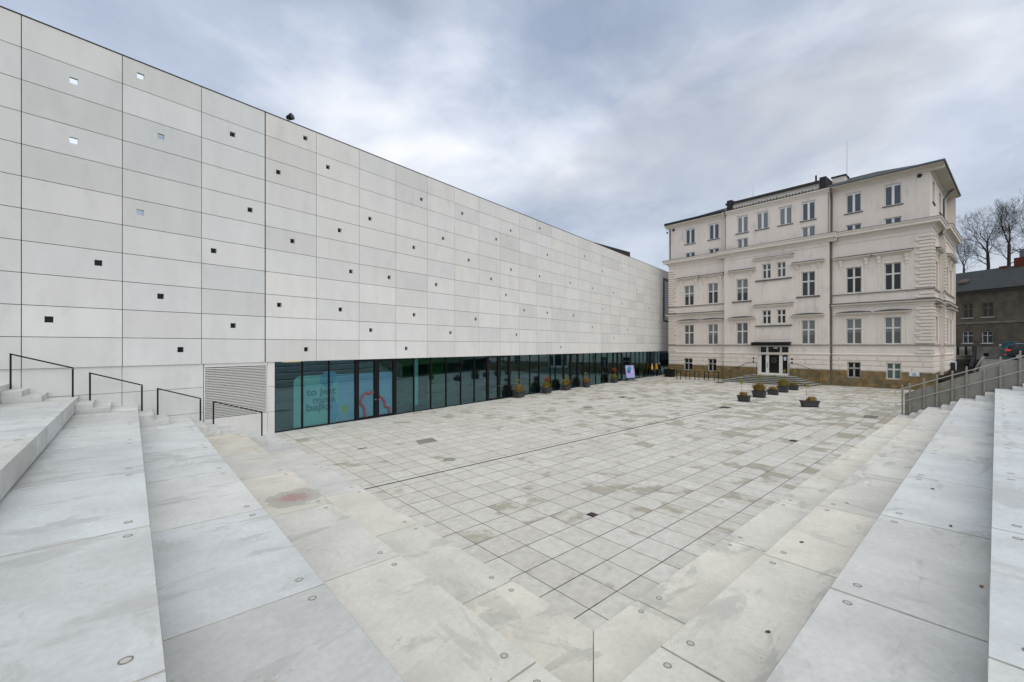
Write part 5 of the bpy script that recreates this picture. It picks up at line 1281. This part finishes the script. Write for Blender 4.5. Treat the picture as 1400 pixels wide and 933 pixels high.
# =================================================================== RIGHT BACKGROUND
_dx, _dy = .2003, -.9797
DB = Frame(56.9, 56.0, math.atan2(_dy, _dx))
db = thing('tenement_house', 'soot-grey rendered two-storey house with a dark roof behind the railing', 'house', (*DB.o, 0), DB.a)
ze = DB.hit(1296, 402.5)[1]; zr_ = DB.hit(1296, 376, 4.5)[1]
dwins = [(1296.5, 1304, 416.5, 435.5), (1316, 1330, 416, 435), (1342.5, 1358, 414, 433.5), (1296.5, 1303.7, 454, 470), (1315.5, 1330, 453.3, 469.8), (1342, 1357, 453, 469.6)]
OPS = []
for a_, b_, c_, e_ in dwins:
    x0 = DB.hit(a_, 473)[0]; x1 = DB.hit(b_, 473)[0]; xm = (a_ + b_) / 2; OPS.append((x0, x1, DB.hit(xm, e_)[1], DB.hit(xm, c_)[1]))
zp = DB.hit(1340, 474.5)[1]
mb = MB(); mb.wall(-6, 20, zp, ze, OPS, 0, .25); mb.face([(-6, 0, 0), (-6, 9, 0), (-6, 9, ze), (-6, 0, ze)][::-1]); mb.face([(20, 0, 0), (20, 9, 0), (20, 9, ze), (20, 0, ze)]); mb.face([(-6, 9, 0), (20, 9, 0), (20, 9, ze), (-6, 9, ze)][::-1]); mb.build('wall', M['greywall'], db)
mb = MB(); mb.box(-6, 20, -.06, .2, 1.0, zp); mb.build('plinth', M['paleplinth'], db)
mb = MB(); zb1 = DB.hit(1333, 442)[1]; mb.box(-6, 20, -.08, .02, zb1 - .1, zb1 + .12); mb.build('string_course', M['paleplinth'], db)
mb = MB(); mb.box(-6, 20, -.3, .0, ze - .12, ze + .03); mb.build('eaves', M['paleplinth'], db)
mb = MB(); mb.hexa([(-6.3, -.45, ze + .032), (20.3, -.45, ze + .032), (20.3, 4.5, zr_ - .1), (-6.3, 4.5, zr_ - .1), (-6.3, -.45, ze + .13), (20.3, -.45, ze + .13), (20.3, 4.5, zr_), (-6.3, 4.5, zr_)])
mb.hexa([(-6.3, 4.5, zr_ - .1), (20.3, 4.5, zr_ - .1), (20.3, 9.5, ze), (-6.3, 9.5, ze), (-6.3, 4.5, zr_), (20.3, 4.5, zr_), (20.3, 9.5, ze + .1), (-6.3, 9.5, ze + .1)]); mb.build('roof', M['felt'], db)
mb = MB(); mb.tube([(-6.3, -.5, ze + .06), (20.3, -.5, ze + .06)], .08, 6); mb.build('gutter', M['vent'], db)
for k, (x0, x1, z0, z1) in enumerate(OPS):
    f_ = MB(); t_ = .07; y_ = .1
    f_.box(x0, x0 + t_, y_, y_ + .06, z0, z1); f_.box(x1 - t_, x1, y_, y_ + .06, z0, z1); f_.box(x0 + t_, x1 - t_, y_, y_ + .059, z0, z0 + t_); f_.box(x0 + t_, x1 - t_, y_, y_ + .059, z1 - t_, z1)
    xm = (x0 + x1) / 2; f_.box(xm - .03, xm + .03, y_ - .01, y_ + .058, z0 + t_, z1 - t_); zt_ = z0 + (z1 - z0) * .64; f_.box(x0 + t_, x1 - t_, y_ - .012, y_ + .057, zt_ - .03, zt_ + .03)
    wo = f_.build('window', M['winframe'] if k > 2 or k == 0 else M['stem'], db)
    g_ = MB(); g_.face([(x0, y_ + .04, z0), (x1, y_ + .04, z0), (x1, y_ + .04, z1), (x0, y_ + .04, z1)]); g_.build('pane', M['pane'], wo)
    g_ = MB(); g_.box(x0 - .1, x1 + .1, -.08, .1, z0 - .08, z0 - .003); g_.build('sill', M['winframe'], wo)
x0, z1 = DB.hit(1372, 412); x1, z0 = DB.hit(1387, 430)
mb = MB()
for q in ((x0, x1, z0, z0 + .06), (x0, x1, z1 - .06, z1), (x0, x0 + .06, z0 + .06, z1 - .06), (x1 - .06, x1, z0 + .06, z1 - .06)): mb.box(q[0], q[1], -.04, .01, q[2], q[3])
mb.build('blind_window', M['greywall'], db)
x0, z1 = DB.hit(1345, 483, -.07); x1, z0 = DB.hit(1352, 487.2, -.07); mb = MB(); mb.box(x0, x1, -.075, .0, z0, z1); mb.build('cellar_vent', M['black'], db)
x_, z_ = DB.hit(1367.6, 472.4, -.1); mb = MB(); mb.tube([(x_, .02, z_), (x_, -.12, z_)], .13, 10); mb.build('bulkhead_lamp', M['camwhite'], db)
x0, z1 = DB.hit(1312, 383, 1.5); mb = MB(); zz0 = ze + (zr_ - ze) * (1.4 + .45) / 4.95
mb.hexa([(x0, 1.2, zz0 + .1), (x0 + .9, 1.2, zz0 + .1), (x0 + .9, 1.9, zz0 + .55), (x0, 1.9, zz0 + .55), (x0, 1.2, zz0 + .3), (x0 + .9, 1.2, zz0 + .3), (x0 + .9, 1.9, zz0 + .75), (x0, 1.9, zz0 + .75)]); mb.build('skylight', M['oldtin'], db)
x_, _z = DB.hit(1397, 360, 4.5); mb = MB(); mb.box(x_ - .5, x_ + .7, 4.1, 4.9, zr_ - .3, zr_ + .9); mb.build('chimney', M['redbrick'], db)
mb = MB(); mb.box(x_ - .1, x_ + .3, 4.3, 4.7, zr_ + .901, zr_ + 1.9); mb.build('chimney_cowl', M['zinc'], db)
x_, _z = DB.hit(1373, 360, 4.5); mb = MB(); mb.box(x_ - .35, x_ + .35, 4.2, 4.8, zr_ - .3, zr_ + .12); mb.build('chimney', M['redbrick'], db)
x0, z1 = DB.hit(1373, 467.5, -.5); x1, z0 = DB.hit(1392, 486, -.5)
t = thing('teal_cabinet', 'teal graffiti-marked cabinet against the grey house, behind the car', 'cabinet', (*DB.wld((x0 + x1) / 2, -.4), 2.45), DB.a)
w_ = (x1 - x0) / 2
mb = MB(); mb.box(-w_, w_, -.2, .33, 0, z1 - 2.5); mb.build('cabinet_body', M['teal'], t, bevel=.02)
mb = MB(); mb.box(-w_ - .04, w_ + .04, -.24, .335, z1 - 2.499, z1 - 2.43); mb.build('lid', M['paleplinth'], t)
mb = MB(); rnd = random.Random(3); pts = [(-.1 + .09 * k, -.215, z1 - 2.95 + rnd.uniform(-.1, .12)) for k in range(9)]; mb.tube(pts, .02, 5); mb.build('graffiti', M['whitesign'], t)
# panelled fence and retaining wall
pA_ = lambda px, py, Y_: ((px - 700) / F * Y_, EYE - (py - HZ) / F * Y_)
YF = 47.0
xa, zt_ = pA_(1292, 474.3, YF); xb, zb_ = pA_(1331, 487, YF)
t = thing('panel_fence', 'low fence of pale panels between dark posts below the grey house', 'fence', (xa, YF, 0))
for px in (1309, 1320, 1330):
    x_ = pA_(px, 480, YF)[0] - xa; mb = MB(); mb.box(x_ - .1, x_ + .1, -.1, .06, zb_, zt_ + .05); mb.build('post', M['black'], t)
mb = MB(); mb.box(0, xb - xa, -.04, .02, zb_ + .05, zt_); mb.build('panel', M['paleplinth'], t)
t = thing('retaining_wall', 'mossy pale retaining wall below the panel fence', 'wall', (xa, YF, 0))
mb = MB(); mb.box(-3, xb - xa, -.15, .35, 0, zb_ + .03); mb.build('wall', M['rampconc'], t)
mb = MB(); mb.box(-3, xb - xa + .05, -.22, .4, zb_ + .031, zb_ + .1); mb.build('coping', M['stepstone'], t)
# stair with dark railing going up to the yard
A = pA_(1331.5, 474, 46.5); B = pA_(1325, 512, 41.0)
t = thing('stair_railing', 'dark steel stair railing climbing from the planting bed to the yard', 'railing', (B[0], 41.0, 0))
mb = MB(); mb.hexa([(0, 0, B[1] - .4), (.3, 0, B[1] - .4), (A[0] - B[0] + .3, 5.5, A[1] - 1.1), (A[0] - B[0], 5.5, A[1] - 1.1), (0, 0, B[1] + .75), (.3, 0, B[1] + .75), (A[0] - B[0] + .3, 5.5, A[1]), (A[0] - B[0], 5.5, A[1])]); mb.build('mesh_panel', M['black'], t)
mb = MB(); mb.tube([(.15, 0, B[1] + .8), (A[0] - B[0] + .15, 5.5, A[1] + .05)], .03, 6); mb.build('rail', M['black'], t)
t = thing('stair_string', 'pale concrete stair string beside the dark railing', 'stair', (B[0] + .32, 41.0, 0))
mb = MB(); mb.hexa([(0, 0, 1.0), (.3, 0, 1.0), (A[0] - B[0] + .3, 5.0, 2.0), (A[0] - B[0], 5.0, 2.0), (0, 0, B[1] + .25), (.3, 0, B[1] + .25), (A[0] - B[0] + .3, 5.0, A[1] - 1.05), (A[0] - B[0], 5.0, A[1] - 1.05)]); mb.build('string', M['paleplinth'], t)
# white framed cellar door at the side of the old building
X_, Y_ = (1301 - 700) / F * 42.5, 42.5
t = thing('cellar_entrance', 'white framed lean-to door beside the rear corner of the cream building', 'door', (X_, Y_, 0), R(-20))
mb = MB()
for q in (-.36, .28): mb.box(q, q + .08, -.04, .04, 0, 2.35)
mb.box(-.36, .36, -.041, .041, 2.27, 2.36); mb.build('frame', M['whitesign'], t)
mb = MB(); mb.box(-.28, .28, 0, .02, 0, 2.27); mb.build('door_leaf', M['pane'], t)

# car
def car(x, y, z, rz, label):
    t = thing('parked_car', label, 'car', (x, y, z), rz)
    prof = [(-2.25, .45, .95, .95, .80), (-2.2, .35, 1.0, 1.12, .84), (-1.95, .3, 1.02, 1.52, .86), (-1.4, .25, 1.0, 1.66, .90), (-.3, .25, .98, 1.68, .91), (.55, .25, .97, 1.55, .91), (1.05, .25, .97, 1.2, .90), (1.3, .27, .97, 1.02, .89), (1.95, .3, .88, .9, .86), (2.25, .4, .7, .72, .76)]
    mb = MB(); rings = []
    for xx, zb_, zbelt, zr2, hw in prof:
        top = hw * (.74 if zr2 > zbelt + .1 else .93)
        rings.append([mb.vert((xx, s_ * a_, z_)) for s_, seq in ((-1, ((hw * .9, zb_), (hw, zb_ + .22), (hw, zbelt), (top, zr2 - .05), (top * .8, zr2))), (1, ((top * .8, zr2), (top, zr2 - .05), (hw, zbelt), (hw, zb_ + .22), (hw * .9, zb_)))) for a_, z_ in seq])
    for A_, B_ in zip(rings, rings[1:]):
        for k in range(10): mb.f.append([A_[k], A_[(k + 1) % 10], B_[(k + 1) % 10], B_[k]]); mb.m.append(0); mb.t.append((1, 1, 1))
    for q in (list(reversed(rings[0])), rings[-1]): mb.f.append(q); mb.m.append(0); mb.t.append((1, 1, 1))
    mb.build('body', M['carpaint'], t, smooth=False, bevel=.03)
    for s_ in (-1, 1):
        g_ = MB(); q = [(-1.75, s_ * .89, 1.06), (.9, s_ * .91, 1.04), (.45, s_ * .735, 1.5), (-1.35, s_ * .725, 1.58)]; g_.face(q if s_ < 0 else q[::-1]); g_.build('side_window', M['carglass'], t)
        l_ = MB(); l_.box(-2.27, -1.98, s_ * .62, s_ * .9, .93, 1.08); l_.build('tail_lamp', M['redlamp'], t)
        l_ = MB(); l_.box(-2.3, -2.24, s_ * .55, s_ * .82, .5, .56); l_.build('rear_reflector', M['redlamp'], t)
        l_ = MB(); l_.box(2.0, 2.26, s_ * .5, s_ * .8, .68, .84); l_.build('headlight', M['whitesign'], t)
        l_ = MB(); l_.tube([(-1.6, s_ * .62, 1.69), (-.2, s_ * .64, 1.72), (.5, s_ * .62, 1.62)], .025, 6); l_.build('roof_rail', M['alloy'], t)
        for xx in (-1.4, 1.4):
            w_ = MB(); w_.tube([(xx, s_ * .72, .35), (xx, s_ * .945, .35)], .35, 20); wo = w_.build('wheel', M['rubber'], t)
            w_ = MB(); w_.tube([(xx, s_ * .9, .35), (xx, s_ * .955, .35)], .23, 12); w_.build('rim', M['alloy'], wo)
    g_ = MB(); g_.face([(-2.215, -.66, 1.12), (-2.215, .66, 1.12), (-1.99, .56, 1.47), (-1.99, -.56, 1.47)][::-1]); g_.build('rear_window', M['carglass'], t)
    return t
cz = 2.45; cy_ = 45.5; cx_ = (1378 - 700) / F * cy_
car_ang = R(-46)
car(cx_ + 2.1 * math.cos(car_ang) + .25, cy_ + 2.1 * math.sin(car_ang) + .2, cz, car_ang, 'black car with a glowing red tail lamp parked before the grey house')

# bare trees behind the grey house
def bare_tree(px, Y_, ysplit, ytop, label, seed, limbs, low=()):
    rnd = random.Random(seed); x_ = (px - 700) / F * Y_; zs_ = EYE + (HZ - ysplit) * Y_ / F; zt_ = EYE + (HZ - ytop) * Y_ / F
    t = thing('bare_tree', label, 'tree', (x_, Y_, 2.4), 0, 'bare trees behind the grey house')
    tr = MB(); br = MB(); Hs = zs_ - 2.4; Hc = zt_ - zs_
    tp = [Vector((rnd.gauss(0, .06), 0, Hs * k / 8)) for k in range(9)]; tp[0] = Vector((0, 0, 0))
    tr.tube(tp, [.34 - .15 * k / 8 for k in range(9)], 8, cap=False); tr.build('trunk', M['bark'], t)
    def grow(p, d, ln, r, depth, up):
        pts = [p.copy()]; rs = [r]; n = 3
        for k in range(n):
            d = (d + Vector((rnd.gauss(0, .07), rnd.gauss(0, .07), rnd.gauss(up, .04)))).normalized(); p = p + d * ln / n; pts.append(p.copy()); rs.append(r * (1 - .32 * (k + 1) / n))
        br.tube(pts, rs, 6 if depth < 2 else 4 if depth < 4 else 3, cap=False)
        if depth >= 6: return
        kids = 2 if depth < 3 else rnd.choice((2, 2, 3))
        for k in range(kids):
            ang = rnd.uniform(.15, .5); ax = d.orthogonal().normalized(); ax.rotate(Matrix.Rotation(rnd.uniform(0, 6.28), 3, d))
            nd_ = d.copy(); nd_.rotate(Matrix.Rotation(ang, 3, ax))
            grow(pts[-1], nd_, ln * rnd.uniform(.72, .92), max(rs[-1] * (.8 if k == 0 else .62), .009), depth + 1, up)
        for k in range(2 if depth < 4 else 1):
            i = rnd.randint(1, n); ax = d.orthogonal().normalized(); ax.rotate(Matrix.Rotation(rnd.uniform(0, 6.28), 3, d)); nd_ = d.copy(); nd_.rotate(Matrix.Rotation(rnd.uniform(.5, .95), 3, ax))
            grow(pts[i], nd_, ln * rnd.uniform(.5, .75), max(rs[i] * .42, .008), depth + 2, up * .6)
    for lx, ly in limbs: grow(tp[-1], Vector((lx, ly, 1)).normalized(), Hc * rnd.uniform(.27, .31), .125, 0, .035)
    for f_, lx, lz in low:
        q = tp[0].lerp(tp[-1], f_); grow(q, Vector((lx, rnd.gauss(0, .2), lz)).normalized(), Hc * .30, .075, 1, .01)
    br.build('crown', M['bark'], t); return t
bare_tree(1350.5, 72, 346, 297, 'bare dark tree with a rounded crown, right beside the cream building', 12, ((-.55, .1), (-.15, -.2), (.2, .15)), ((.93, -1, .55), (.88, -.8, .35), (.97, .5, .9)))
bare_tree(1379.5, 70, 334, 282, 'taller bare tree with upright limbs behind the grey roof', 23, ((-.35, .2), (0, -.15), (.3, .1)), ((.84, -.7, .9), (.9, .9, .5), (.82, .8, .4)))
bare_tree(1318, 105, 366, 332, 'faint smaller bare tree partly hidden by the cream building', 37, ((-.3, 0), (.1, .2), (.4, 0)), ((.95, .8, .5),))
bare_tree(1414, 78, 345, 284, 'bare tree cut by the right edge above the brick chimney', 41, ((-.5, 0), (-.1, .2), (.3, 0)), ((.93, -1, .4), (.9, -.9, .7)))
